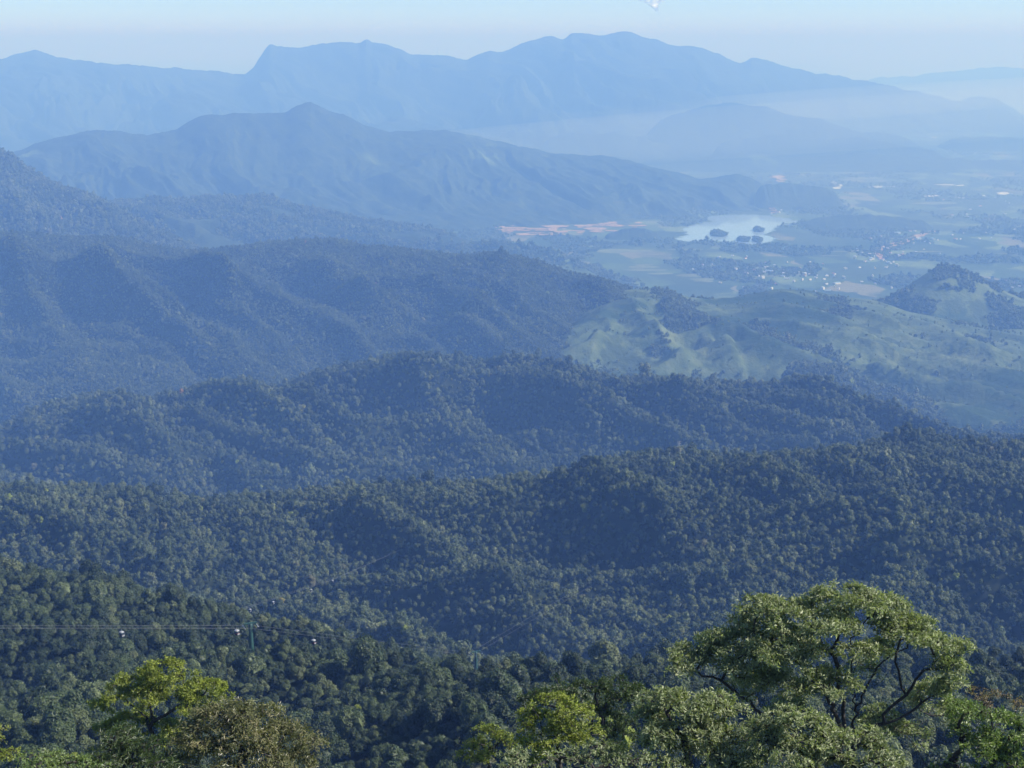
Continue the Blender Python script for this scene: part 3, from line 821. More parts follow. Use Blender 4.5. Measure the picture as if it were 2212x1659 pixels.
ISL = [island(1552, 507, 36, 'largest wooded island, at the left of the lake', 1), island(1638, 499, 20, 'small wooded island at the right of the lake', 2),
       island(1605, 520, 25, 'wooded island near the front shore of the lake', 3), island(1636, 521, 20, 'wooded island at the front right shore of the lake', 4)]
Pp = np.concatenate(ISL); S, T = tree_props(Pp, 15, 14, .4); S[:, 2] *= .7
forest('woodland', Pp, S, T, CF, 'dark woods covering the lake islands', 5)

# ------------------------------------------------------------------ nearest forest trees, one object each
def tube(P0, P1, r0, r1, sides=8):
    P0, P1 = np.array(P0, float), np.array(P1, float)
    d = P1 - P0; d /= np.linalg.norm(d)
    u = np.cross(d, (0.3, 0.2, 1.0) if abs(d[2]) < .9 else (1, 0, 0)); u /= np.linalg.norm(u); v = np.cross(d, u)
    a = np.linspace(0, 2 * np.pi, sides, endpoint=False)
    ring = np.cos(a)[:, None] * u + np.sin(a)[:, None] * v
    V = np.concatenate([P0 + ring * r0, P1 + ring * r1])
    i = np.arange(sides); j = (i + 1) % sides
    Q = np.stack([i, j, j + sides, i + sides], -1)
    return V, Q
class MB:
    def __init__(s): s.V = []; s.F = []; s.n = 0
    def add(s, V, Fc): 
        s.V.append(np.asarray(V, float)); s.F += [tuple(int(q) + s.n for q in f) for f in Fc]; s.n += len(V); return s
    def tube(s, a, b, r0, r1=None, sides=8, cap=True):
        r1 = r0 if r1 is None else r1
        V, Q = tube(a, b, r0, r1, sides)
        f = [tuple(q) for q in Q]
        if cap: f += [tuple(range(sides - 1, -1, -1)), tuple(range(sides, 2 * sides))]
        return s.add(V, f)
    def box(s, c, d, rz=0.0, tap=1.0):
        x, y, z = [q / 2 for q in d]
        V = np.array([(-x, -y, -z), (x, -y, -z), (x, y, -z), (-x, y, -z), (-x * tap, -y * tap, z), (x * tap, -y * tap, z), (x * tap, y * tap, z), (-x * tap, y * tap, z)])
        cr, sr = math.cos(rz), math.sin(rz)
        V = np.stack([V[:, 0] * cr - V[:, 1] * sr, V[:, 0] * sr + V[:, 1] * cr, V[:, 2]], -1) + np.array(c)
        return s.add(V, [(3, 2, 1, 0), (4, 5, 6, 7), (0, 1, 5, 4), (1, 2, 6, 5), (2, 3, 7, 6), (3, 0, 4, 7)])
    def lathe(s, prof, c, sides=20, sq=2.0, sx=1, sy=1):
        a = np.linspace(0, 2 * np.pi, sides, endpoint=False)
        e = 2.0 / sq
        ux = np.sign(np.cos(a)) * np.abs(np.cos(a)) ** e * sx; uy = np.sign(np.sin(a)) * np.abs(np.sin(a)) ** e * sy
        V = np.concatenate([np.stack([ux * r, uy * r, 0 * a + z], -1) for r, z in prof]) + np.array(c)
        f = []
        for i in range(len(prof) - 1):
            for j in range(sides):
                f.append((i * sides + j, i * sides + (j + 1) % sides, (i + 1) * sides + (j + 1) % sides, (i + 1) * sides + j))
        f.append(tuple(range(sides - 1, -1, -1))); f.append(tuple((len(prof) - 1) * sides + j for j in range(sides)))
        return s.add(V, f)
    def build(s, name, mat, parent=None, smooth=False):
        me = bpy.data.meshes.new(name); me.from_pydata([tuple(v) for v in np.concatenate(s.V)], [], s.F)
        me.materials.append(mat)
        if smooth: me.polygons.foreach_set('use_smooth', [True] * len(me.polygons))
        o = bpy.data.objects.new(name, me); C.objects.link(o)
        if parent: o.parent = parent
        return o
def empty(name, loc, rz=0.0):
    o = bpy.data.objects.new(name, None); C.objects.link(o); o.location = loc; o.rotation_euler = (0, 0, rz); o.empty_display_size = .5
    return o
def trunk_mb(seed):
    rs = np.random.default_rng(seed); m = MB()
    p = np.array([0, 0, -1.0]); r = .035
    for i in range(4):
        q_ = p + np.array([rs.normal() * .03, rs.normal() * .03, .34]); m.tube(p, q_, r, r * .8, 6, False); p = q_; r *= .8
    for i in range(5):
        a = rs.uniform(0, 6.28); m.tube((0, 0, -.1), (math.cos(a) * .3, math.sin(a) * .3, .4 + rs.uniform(0, .2)), .016, .006, 5, False)
    return m
TR = []
for i in range(3):
    o = trunk_mb(i).build('trunk', M_bark); TR.append(o.data); bpy.data.objects.remove(o)
def place_tree(i, P, S, t, label, group, name='broadleaf_tree'):
    r = empty(name, (0, 0, 0))
    base = Vector(P); h = S[2]
    r.location = base - Vector((0, 0, h * .9)); r.rotation_euler = (0, 0, rng.uniform(0, 6.28)); r.scale = (1, 1, 1)
    c = bpy.data.objects.new('crown', NEARV[i % 6].data); C.objects.link(c); c.parent = r
    c.location = (0, 0, h * .9); c.scale = S; c['tint'] = float(t)
    k_ = bpy.data.objects.new('trunk', TR[i % 3]); C.objects.link(k_); k_.parent = r
    k_.location = (0, 0, h * .9); k_.scale = (S[0], S[1], S[2])
    tag(r, label, 'tree', group)
    return r
KIND = [('dark green broadleaf tree in the forest below the viewpoint', 0.33), ('mid green broadleaf tree in the forest below the viewpoint', 0.58),
        ('grey green broadleaf tree in the forest below the viewpoint', 0.89), ('brownish tree in the forest below the viewpoint', 0.945),
        ('yellow green tree in the forest below the viewpoint', 0.99), ('orange brown tree in the forest below the viewpoint', 2)]
for i in range(len(IND_P)):
    lab = next(l for l, m in KIND if IND_T[i] <= m)
    px_i, py_i = to_px(*[float(q) for q in IND_P[i]])
    sz = 'large ' if IND_S[i][0] > 7.6 else 'small ' if IND_S[i][0] < 5.4 else ''
    shp = 'tall ' if IND_S[i][2] / IND_S[i][0] > 1.38 else 'rounded '
    zone = ('at the left edge' if px_i < 190 else 'behind the yellow green spreading tree' if px_i < 500 else 'beside the olive brown tree' if px_i < 760
            else 'right of the olive brown tree' if px_i < 1000 else 'behind the bottom centre trees')
    lab = sz + shp + lab.replace('in the forest below the viewpoint', 'in the near forest ' + zone)
    place_tree(i, IND_P[i], IND_S[i], IND_T[i], lab, 'nearest trees of the forest below the viewpoint')
# standouts that can be told apart in the photograph
for i, (X, y, Y, d, h, t, lab) in enumerate([
    (662, 1412, 800, 12, 11, .97, 'bright yellow green tree right of the green cable car tower'),
    (570, 1392, 840, 8, 13, .968, 'narrow yellow green tree just behind the green cable car tower'),
    (608, 1300, 1350, 9, 8, .985, 'small orange leaved tree above the nearest cable car tower'),
    (240, 1358, 820, 12, 11, .955, 'yellowish tree behind the leftmost cable car cabin'),
    (528, 1120, 1900, 16, 14, .965, 'yellowish tree on the hill below the middle ridge'),
    (670, 1255, 1500, 14, 16, .93, 'tall pale tree above the line of cabins'),
    (100, 1290, 880, 16, 13, .935, 'reddish brown tree near the top of the dark slope at the left'),
    (130, 1320, 860, 14, 12, .93, 'brownish tree below the reddish one on the dark slope'),
    (2005, 1400, 900, 14, 12, .94, 'brownish tree on the slope right of the tall foreground tree')]):
    x, Yy, z = at(X, y, Y)
    place_tree(i, (float(x), float(Yy), float(z) - h * .4), (d, d, h), t, lab, None)

# ------------------------------------------------------------------ foreground trees
def ground_z(Y): return float(np.interp(Y, [3, 60, 250], [1390, 1345, 1238])) - .3
def hero(name, label, Y0, blobs, base, limbs, mat, seed, leaf=(0.16, 0.06), ros=9, space=0.26, up=-0.25, gap=0.12, bark=None, thin_r=0.012, droop=0.0, cat='tree', trunk_r=None, depth=1.0, jit=.9, pad=.46, fill=.85):
    """blobs: (X, y, rx, ry[, dY]) foliage pads in frame units at distance Y0+dY; base: (X, y) where the trunk forks;
       limbs: polylines in frame coordinates (X, y, dY) that carry the main boughs"""
    rs = np.random.default_rng(seed)
    root = empty(name, (0, 0, 0))
    bx, by, bz = [float(v_) for v_ in at(base[0], base[1], Y0)]
    gz = ground_z(Y0)
    rootloc = np.array([bx, by, gz])
    root.location = rootloc
    tag(root, label, cat, None)
    R0, R1 = [], []
    pts = []; cent = []; core = []
    for b in blobs:
        X, y, rx, ry = b[:4]; dY = b[4] if len(b) > 4 else 0.0
        c = np.array([float(v_) for v_ in at(X, y, Y0 + dY)])
        sx = rx / F * (Y0 + dY); sz = ry / F * (Y0 + dY); sy = sx * depth
        pr = pad * rs.uniform(.75, 1.25)
        area = 2 * np.pi * (sx * sz + sx * sy + sy * sz) / 3 * (1 - up) * .9
        m_ = max(3, int(fill * area / (np.pi * pr * pr)))
        d = rs.normal(size=(m_ * 3, 3)); d /= np.linalg.norm(d, axis=1)[:, None]
        d = d[d[:, 2] > up][:m_]
        sub = c + d * rs.uniform(.6, .92, (len(d), 1)) * np.array([sx, sy, sz])
        for q in sub:
            a_, b_ = pr * rs.uniform(.6, 1.4), pr * rs.uniform(.28, .5)
            n_ = max(5, int(3.6 * a_ * a_ / space ** 2))
            e = rs.normal(size=(n_, 3)); e[:, 2] = np.abs(e[:, 2]) - .25; e /= np.linalg.norm(e, axis=1)[:, None]
            pts.append(q + e * rs.uniform(.55, 1.08, (n_, 1)) * np.array([a_, a_, b_])); R0.append(e); 
            cent.append(q - np.array([0, 0, b_ * .35]))
        core.append(c)
    P_ = np.concatenate(pts); D = np.concatenate(R0)
    # leaves
    n_ = len(P_); L, W_ = leaf
    D[:, 2] += .45; D /= np.linalg.norm(D, axis=1)[:, None]
    ax = D + rs.normal(size=D.shape) * .35; ax /= np.linalg.norm(ax, axis=1)[:, None]
    ax = np.repeat(ax, ros, 0); ct = np.repeat(P_, ros, 0) + rs.normal(size=(n_ * ros, 3)) * L * .38
    q_ = rs.normal(size=ax.shape); side = np.cross(ax, q_); side /= np.linalg.norm(side, axis=1)[:, None]
    dirn = side * rs.uniform(.5, 1.15, (len(ax), 1)) + ax * rs.uniform(-.15, .95, (len(ax), 1)); dirn[:, 2] -= droop
    dirn /= np.linalg.norm(dirn, axis=1)[:, None]
    wd = np.cross(dirn, ax + rs.normal(size=ax.shape) * .3 * jit); wd /= np.linalg.norm(wd, axis=1)[:, None] + 1e-9
    nn = np.cross(wd, dirn)
    ls = L * rs.uniform(.7, 1.25, (len(ax), 1)); ws = W_ * rs.uniform(.8, 1.2, (len(ax), 1))
    a0 = ct; a1 = ct + dirn * ls * .45 + wd * ws * .5 + nn * ws * .22; a2 = ct + dirn * ls - nn * ls * .12; a3 = ct + dirn * ls * .45 - wd * ws * .5 + nn * ws * .22
    V = np.stack([a0, a1, a2, a3], 1).reshape(-1, 3) - rootloc
    i4 = np.arange(len(ax)) * 4
    tri = np.concatenate([np.stack([i4, i4 + 1, i4 + 2], -1), np.stack([i4, i4 + 2, i4 + 3], -1)])
    crown = mesh_np('crown', V, [tri], mat, root, smooth=False)
    tv = np.repeat(np.clip(rs.normal(.5, .22, n_), 0, 1), ros * 4).astype(np.float32)
    at_ = crown.data.attributes.new('leaf_tint', 'FLOAT', 'POINT'); at_.data.foreach_set('value', tv)
    # boughs: carriers along limbs and towards pad centres, then a balanced spanning tree out to the tufts
    fork = np.array([bx, by, bz])
    car = [rootloc + (fork - rootloc) * f + np.array([math.sin(f * 5 + seed) * .12, math.cos(f * 4) * .1, 0]) for f in np.linspace(0, 1, 14)]
    prev = []
    for lm in limbs:
        LPs = [np.array([float(v_) for v_ in at(a, b, Y0 + c)]) for a, b, c in lm]
        for a, b in zip(LPs[:-1], LPs[1:]):
            m_ = max(2, int(np.linalg.norm(b - a) / .35))
            for f in np.linspace(0, 1, m_, endpoint=False)[(1 if a is LPs[0] else 0):]: prev.append(a + (b - a) * f + rs.normal(size=3) * .05)
        prev.append(LPs[-1])
    for c in core:
        allp = np.array(car[-1:] + prev)
        j = np.argmin(np.linalg.norm(allp - c, axis=1) + .3 * np.linalg.norm(allp - fork, axis=1)); s_ = allp[j]
        m_ = max(2, int(np.linalg.norm(c - s_) / .4))
        bend = rs.normal(size=3) * .12 * np.linalg.norm(c - s_)
        for f in np.linspace(0, .9, m_)[1:]: prev.append(s_ + (c - s_) * f + bend * math.sin(f * np.pi) + rs.normal(size=3) * .04)
    tgt = P_[rs.permutation(n_)[:min(n_, 900)]]
    cc = np.array(cent)
    near = cc[[int(np.argmin(((p_ - cc) ** 2).sum(-1))) for p_ in tgt]]
    mid = near + (tgt - near) * rs.uniform(.35, .75, (len(tgt), 1)) + rs.normal(size=tgt.shape) * .06
    mid = mid[::3]
    pos = np.concatenate([np.array(car), np.array(prev).reshape(-1, 3), cc, mid, near * .08 + tgt * .92])
    npos = len(pos); par = np.full(npos, -1)
    plen = np.zeros(npos); done = np.zeros(npos, bool)
    nc = len(car)
    for i in range(1, nc): par[i] = i - 1; plen[i] = plen[i - 1] + np.linalg.norm(pos[i] - pos[i - 1])
    done[:nc] = True
    seq = list(range(nc))
    best = np.full(npos, 1e9); bp = np.zeros(npos, int)
    def upd(i):
        d = np.linalg.norm(pos - pos[i], axis=1)
        c_ = d ** 1.15 + .22 * (plen[i] + d)
        mm = (c_ < best) & ~done; best[mm] = c_[mm]; bp[mm] = i
    for i in range(nc // 2, nc): upd(i)
    while not done.all():
        j = int(np.argmin(np.where(done, 1e9, best))); done[j] = True; par[j] = bp[j]
        plen[j] = plen[par[j]] + np.linalg.norm(pos[j] - pos[par[j]]); seq.append(j); upd(j)
    w_ = np.zeros(npos); rad = np.zeros(npos); acc = np.zeros(npos); nch = np.zeros(npos, int)
    for j in seq[::-1]:
        rad[j] = max(thin_r, acc[j] ** (1 / 2.35))
        if par[j] >= 0: acc[par[j]] += rad[j] ** 2.35; nch[par[j]] += 1
    if trunk_r: rad = np.where(rad > trunk_r, trunk_r + (rad - trunk_r) * .3, rad)
    Vs, Fs, off = [], [], 0
    ang = np.linspace(0, 2 * np.pi, 6, endpoint=False)
    js = np.array([j for j in seq if par[j] >= 0]); A0 = pos[par[js]]; A1 = pos[js]
    dd = A1 - A0; ln = np.linalg.norm(dd, axis=1); ok = ln > 1e-4; js, A0, A1, dd, ln = js[ok], A0[ok], A1[ok], dd[ok], ln[ok]
    dd = dd / ln[:, None]
    u_ = np.cross(dd, np.array([.31, .22, .93])); u_ /= np.linalg.norm(u_, axis=1)[:, None] + 1e-9; v_ = np.cross(dd, u_)
    ra = np.minimum(rad[par[js]], rad[js] * 1.35); rb = rad[js]
    ring = np.cos(ang)[None, :, None] * u_[:, None] + np.sin(ang)[None, :, None] * v_[:, None]
    V0 = A0[:, None] - dd[:, None] * (ra * .3)[:, None, None] + ring * ra[:, None, None]; V1 = A1[:, None] + ring * rb[:, None, None]
    V = np.concatenate([V0, V1], 1).reshape(-1, 3) - rootloc
    i6 = np.arange(6); j6 = (i6 + 1) % 6
    q0 = np.stack([i6, j6, j6 + 6, i6 + 6], -1)
    Q = (q0[None] + (np.arange(len(js)) * 12)[:, None, None]).reshape(-1, 4)
    mesh_np('trunk', V, [Q], bark or M_bark, root, smooth=True)
    return root

def hero_mat(name, lo, mid_, hi, rough=.38, transl=.28, spec=.5):
    return leaf_mat(name, [(0.0, lo), (0.5, mid_), (1.0, hi)], rough, spec, transl, 1.6, 'leaf_tint', 'GEOMETRY')
ML_big = hero_mat('glossy_leaves', (0.13, 0.16, 0.085), (0.25, 0.28, 0.15), (0.43, 0.45, 0.28), rough=.5, spec=.4)
ML_yel = hero_mat('yellow_green_leaves', (0.10, 0.135, 0.024), (0.21, 0.245, 0.04), (0.33, 0.36, 0.07), rough=.45)
ML_dark = hero_mat('dark_leaves', (0.03, 0.055, 0.018), (0.06, 0.09, 0.028), (0.10, 0.14, 0.045), rough=.45)
ML_olive = hero_mat('olive_brown_leaves', (0.09, 0.10, 0.045), (0.175, 0.18, 0.085), (0.33, 0.29, 0.17), rough=.4)
ML_org = hero_mat('russet_leaves', (0.12, 0.09, 0.05), (0.2, 0.15, 0.085), (0.3, 0.23, 0.13), rough=.45)
ML_lit = hero_mat('light_green_leaves', (0.09, 0.14, 0.045), (0.16, 0.22, 0.07), (0.28, 0.34, 0.12), rough=.4)

hero('umbrella_tree', 'tall spreading tree with glossy pale green leaf pads and bare dark boughs', 60,
     [(1830, 1292, 85, 24), (1760, 1300, 50, 22, .8), (1890, 1310, 60, 24, -.6), (1935, 1300, 22, 12, .2),
      (1650, 1318, 60, 24, .5), (1700, 1335, 70, 28, -.7), (1780, 1345, 80, 30, -1.2), (1870, 1345, 80, 30, .4), (1950, 1350, 60, 28, .5), (1960, 1380, 60, 26, -.6),
      (1600, 1392, 90, 34, .2), (1540, 1400, 50, 26, 1), (1690, 1400, 90, 36, -1.2), (1745, 1440, 70, 36, -1.6), (1620, 1430, 70, 30, -1.1),
      (2010, 1395, 45, 24, .3), (2045, 1430, 32, 28, .2), (2062, 1455, 20, 26, 0), (2070, 1400, 20, 14, .4),
      (1480, 1420, 45, 24, .2), (1455, 1438, 28, 20, -.2), (1560, 1445, 50, 22, -.4),
      (1800, 1480, 70, 26, -1.4), (1690, 1490, 60, 26, -.8), (1880, 1440, 46, 18, 1.5), (2010, 1500, 50, 16, 1.2), (2040, 1490, 30, 14, .8), (1980, 1515, 44, 14, 1.6), (1905, 1545, 40, 14, 1.8), (2050, 1545, 50, 18, 1.6), (1960, 1590, 60, 20, 1.2), (1870, 1570, 36, 14, 1.6),
      (1505, 1410, 50, 20, .3), (1570, 1388, 50, 22, .2), (1630, 1348, 50, 22, .4), (2035, 1402, 38, 20, 0), (2055, 1485, 30, 22, .3), (2000, 1372, 46, 22, .2), (1700, 1315, 50, 20, .3),
      (1640, 1470, 60, 30, -.4), (1700, 1535, 56, 28, .5), (1590, 1490, 50, 24, .3), (1925, 1405, 50, 20, .8), (1860, 1400, 50, 18, -.5), (1990, 1350, 36, 18, 0), (1650, 1360, 70, 26, .8), (1750, 1390, 60, 26, .6), (1760, 1500, 60, 26, .3)],
     (1832, 1640), [[(1832, 1640, 0), (1825, 1560, 0), (1815, 1480, 0), (1800, 1400, 0), (1815, 1330, 0)],
                    [(1832, 1640, 0), (1850, 1540, .2), (1845, 1450, .3), (1880, 1380, .3)],
                    [(1832, 1640, 0), (1880, 1575, -.2), (1925, 1530, 0), (1955, 1500, .1), (1990, 1450, .2), (2040, 1440, .2)],
                    [(1832, 1640, 0), (1700, 1590, -.3), (1620, 1520, -.2), (1540, 1462, 0), (1470, 1440, 0)],
                    [(1815, 1560, 0), (1770, 1480, -.4), (1720, 1430, -.4), (1660, 1400, 0)],
                    [(1955, 1500, .1), (1935, 1430, 0), (1945, 1380, 0)],
                    [(1836, 1620, .3), (1862, 1500, .4), (1905, 1430, .5), (1960, 1400, .4)], [(1828, 1620, -.2), (1800, 1520, -.3), (1780, 1420, -.2), (1760, 1330, .3)],
                    [(1832, 1600, .2), (1838, 1480, .3), (1842, 1380, .2), (1890, 1320, 0)], [(1880, 1575, -.2), (1960, 1545, .3), (2010, 1505, .8)]],
     ML_big, 11, leaf=(.2, .075), ros=9, space=.215, up=-.25, gap=.26, trunk_r=.13)
hero('leafy_tree', 'broad pale green leafy tree below and left of the tall spreading tree', 54,
     [(1430, 1515, 60, 30, .5), (1490, 1520, 70, 32, 0), (1550, 1545, 70, 34, 0), (1400, 1560, 60, 30, .6), (1470, 1580, 80, 36, -.6), (1560, 1600, 80, 36, -.8),
      (1420, 1620, 60, 36, -.8), (1510, 1645, 90, 36, -1.4), (1610, 1645, 60, 30, -1.2)],
     (1500, 1700), [[(1500, 1700, 0), (1480, 1600, 0), (1440, 1540, 0)], [(1500, 1700, 0), (1550, 1600, 0)]],
     ML_big, 12, leaf=(.19, .072), ros=9, space=.225, up=-.4, trunk_r=.14)
hero('leafy_tree', 'rounded pale green tree directly in front of the tall spreading tree', 52,
     [(1710, 1560, 60, 36, 0), (1660, 1590, 60, 36, .2), (1750, 1590, 70, 38, 0), (1690, 1630, 80, 40, -.8), (1800, 1610, 60, 34, -.4), (1860, 1600, 50, 24, -.2), (1900, 1630, 50, 26, -.5),
      (1620, 1645, 50, 34, 0), (1790, 1660, 70, 34, -1), (1930, 1665, 60, 24, -.6)],
     (1760, 1720), [[(1760, 1720, 0), (1740, 1640, 0), (1710, 1590, 0)]], ML_big, 13, leaf=(.19, .072), ros=9, space=.225, up=-.4, trunk_r=.14)
hero('leafy_tree', 'green tree with a thick leaning bough at the bottom right corner', 56,
     [(2110, 1550, 50, 26, 0), (2060, 1540, 40, 16, .3), (2170, 1580, 60, 36, 0), (2212, 1610, 50, 40, .3), (2140, 1620, 60, 36, -.5), (2080, 1600, 40, 20, 0), (2190, 1660, 70, 36, -.8), (2060, 1660, 50, 20, 0),
      (2240, 1560, 40, 26, .4)],
     (2050, 1700), [[(2050, 1700, 0), (2000, 1650, 0), (1975, 1610, .1), (1930, 1568, .1)], [(1930, 1568, 0), (1990, 1560, 0), (2050, 1545, 0), (2100, 1545, 0)],
                    [(2050, 1700, 0), (2040, 1650, 0), (2100, 1610, 0), (2160, 1590, 0)]], ML_lit, 14, leaf=(.19, .066), ros=9, space=.235, up=-.4, trunk_r=.16)
hero('russet_tree', 'sparse russet leaved tree behind the green one at the right edge', 72,
     [(2100, 1500, 36, 22), (2150, 1510, 40, 24), (2200, 1535, 40, 22), (2120, 1530, 40, 18)], (2150, 1600), [[(2150, 1600, 0), (2140, 1540, 0)]],
     ML_org, 15, leaf=(.17, .06), ros=6, space=.42, up=-.3, gap=.4, trunk_r=.1)
hero('leafy_tree', 'yellow green tree with rounded pads at the bottom centre', 74,
     [(1190, 1530, 60, 30, 0), (1240, 1555, 60, 34, 0), (1160, 1565, 50, 26, 0), (1280, 1590, 40, 26, 0), (1200, 1600, 80, 34, -.6), (1150, 1620, 50, 30, 0)],
     (1210, 1690), [[(1210, 1690, 0), (1205, 1600, 0)]], ML_yel, 16, leaf=(.17, .07), ros=9, space=.235, up=-.35, trunk_r=.14)
hero('leafy_tree', 'dark green tree behind the yellow green one at the bottom centre', 82,
     [(1200, 1495, 55, 26, 0), (1280, 1500, 55, 36, 0), (1330, 1490, 55, 32, 0), (1370, 1510, 40, 36, 0), (1300, 1550, 60, 40, 0), (1340, 1590, 50, 60, 0), (1150, 1520, 40, 26, .5), (1330, 1640, 60, 40, 0)],
     (1310, 1700), [[(1310, 1700, 0), (1300, 1560, 0)]], ML_dark, 17, leaf=(.18, .07), ros=9, space=.26, up=-.45, trunk_r=.16)
hero('leafy_tree', 'small bright yellow green tree left of the bottom centre trees', 84,
     [(1060, 1590, 34, 20), (1040, 1615, 36, 20), (1090, 1610, 30, 20), (1020, 1635, 30, 20)], (1055, 1690), [[(1055, 1690, 0), (1055, 1620, 0)]],
     ML_yel, 18, leaf=(.17, .07), ros=9, space=.235, up=-.35, trunk_r=.1)
hero('leafy_shrub', 'pale green shrub along the bottom edge below the yellow green tree', 50,
     [(1130, 1652, 60, 26), (1210, 1650, 60, 26), (1290, 1640, 60, 30), (1350, 1655, 50, 36)], (1220, 1720), [], ML_big, 19, leaf=(.15, .055), ros=8, space=.24, up=-.3, trunk_r=.08, cat='shrub')
hero('spreading_tree', 'bright yellow green spreading tree at the lower left with dark forked boughs', 92,
     [(350, 1450, 50, 24, 0), (300, 1470, 56, 26, .4), (400, 1475, 56, 28, 0), (450, 1490, 46, 22, 0), (480, 1505, 22, 12, 0), (260, 1500, 46, 22, 0), (235, 1530, 34, 18, 0),
      (320, 1510, 60, 26, -.7), (390, 1520, 44, 20, -.5), (430, 1530, 40, 20, .5), (280, 1565, 60, 18, 0), (240, 1575, 34, 14, 0), (350, 1580, 50, 20, -.5), (370, 1600, 40, 18, 0)],
     (330, 1640), [[(330, 1640, 0), (328, 1560, 0), (325, 1500, 0), (345, 1465, 0)], [(328, 1560, 0), (285, 1520, 0), (260, 1505, 0)], [(328, 1560, 0), (400, 1520, 0), (440, 1500, 0)]],
     ML_yel, 20, leaf=(.19, .08), ros=9, space=.23, up=-.2, fill=1.15, trunk_r=.16)
hero('leafy_tree', 'rounded olive brown tree with drooping narrow leaves at the lower left', 66,
     [(500, 1540, 56, 30, 0), (450, 1560, 50, 30, 0), (560, 1550, 50, 30, 0), (430, 1600, 60, 36, -.3), (520, 1595, 70, 40, -.6), (600, 1595, 60, 36, 0), (650, 1610, 36, 30, 0),
      (470, 1640, 80, 36, -.8), (570, 1645, 80, 36, -.9), (640, 1655, 54, 36, -.3), (390, 1650, 50, 30, 0)],
     (520, 1720), [[(520, 1720, 0), (515, 1640, 0), (500, 1570, 0)]], ML_olive, 21, leaf=(.24, .06), ros=9, space=.25, up=-.35, droop=.35, trunk_r=.14)
hero('leafy_tree', 'dark green narrow leaved tree between the two lower left trees', 62,
     [(260, 1600, 50, 26, .4), (300, 1625, 60, 30, 0), (220, 1620, 40, 26, 0), (260, 1655, 70, 30, -.5), (340, 1660, 50, 30, -.4), (200, 1660, 40, 24, 0)],
     (270, 1720), [[(270, 1720, 0), (268, 1640, 0)]], ML_dark, 22, leaf=(.24, .055), ros=9, space=.27, up=-.35, droop=.3, trunk_r=.1)
hero('leafy_shrub', 'light green shrub running along the bottom left edge', 44,
     [(30, 1662, 60, 20), (110, 1662, 60, 20), (190, 1668, 50, 20)], (110, 1720), [], ML_lit, 23, leaf=(.12, .045), ros=8, space=.2, up=-.2, trunk_r=.06, cat='shrub')
hero('leafy_tree', 'yellowish tree cut by the bottom left corner', 70,
     [(0, 1590, 26, 22), (-20, 1620, 40, 30), (20, 1630, 30, 22), (-10, 1650, 50, 20)], (-10, 1720), [[(-10, 1720, 0), (-5, 1620, 0)]], ML_yel, 24, leaf=(.14, .055), ros=8, space=.25, up=-.3, trunk_r=.1)

# ------------------------------------------------------------------ cable car
M_green_paint = simple('green_tower_paint', (0.025, 0.075, 0.058), 0.5, var=0.2)
M_steel = simple('galvanised_steel', (0.42, 0.44, 0.45), 0.45, metal=0.6, var=0.1)
M_rope = simple('steel_rope', (0.16, 0.17, 0.18), 0.5, metal=0.3, var=0.1)
M_red = simple('dark_red_panel', (0.085, 0.02, 0.018), 0.25, var=0.1)
M_dark = simple('dark_grey_panel', (0.03, 0.035, 0.04), 0.3, var=0.1)
M_white = simple('white_cabin_shell', (0.3, 0.31, 0.33), 0.3, var=0.04)
M_glass = simple('tinted_glass', (0.03, 0.045, 0.055), 0.08, var=0.1, spec=0.8)
M_black = simple('black_rubber', (0.02, 0.02, 0.02), 0.7, var=0.1)

def rope(name, pts, r, label, sag=0.0):
    m = MB(); P_ = [np.array(p, float) for p in pts]
    for a, b in zip(P_[:-1], P_[1:]):
        L_ = np.linalg.norm(b - a); n_ = 14; prev = a
        for i in range(1, n_ + 1):
            f = i / n_; q_ = a + (b - a) * f - np.array([0, 0, sag * L_ * 4 * f * (1 - f)])
            m.tube(prev, q_, r, r, 6, False); prev = q_
    return tag(m.build(name, M_rope), label, 'cable', None)
def fpt(X, y, Y): return np.array([float(v_) for v_ in at(X, y, Y)])

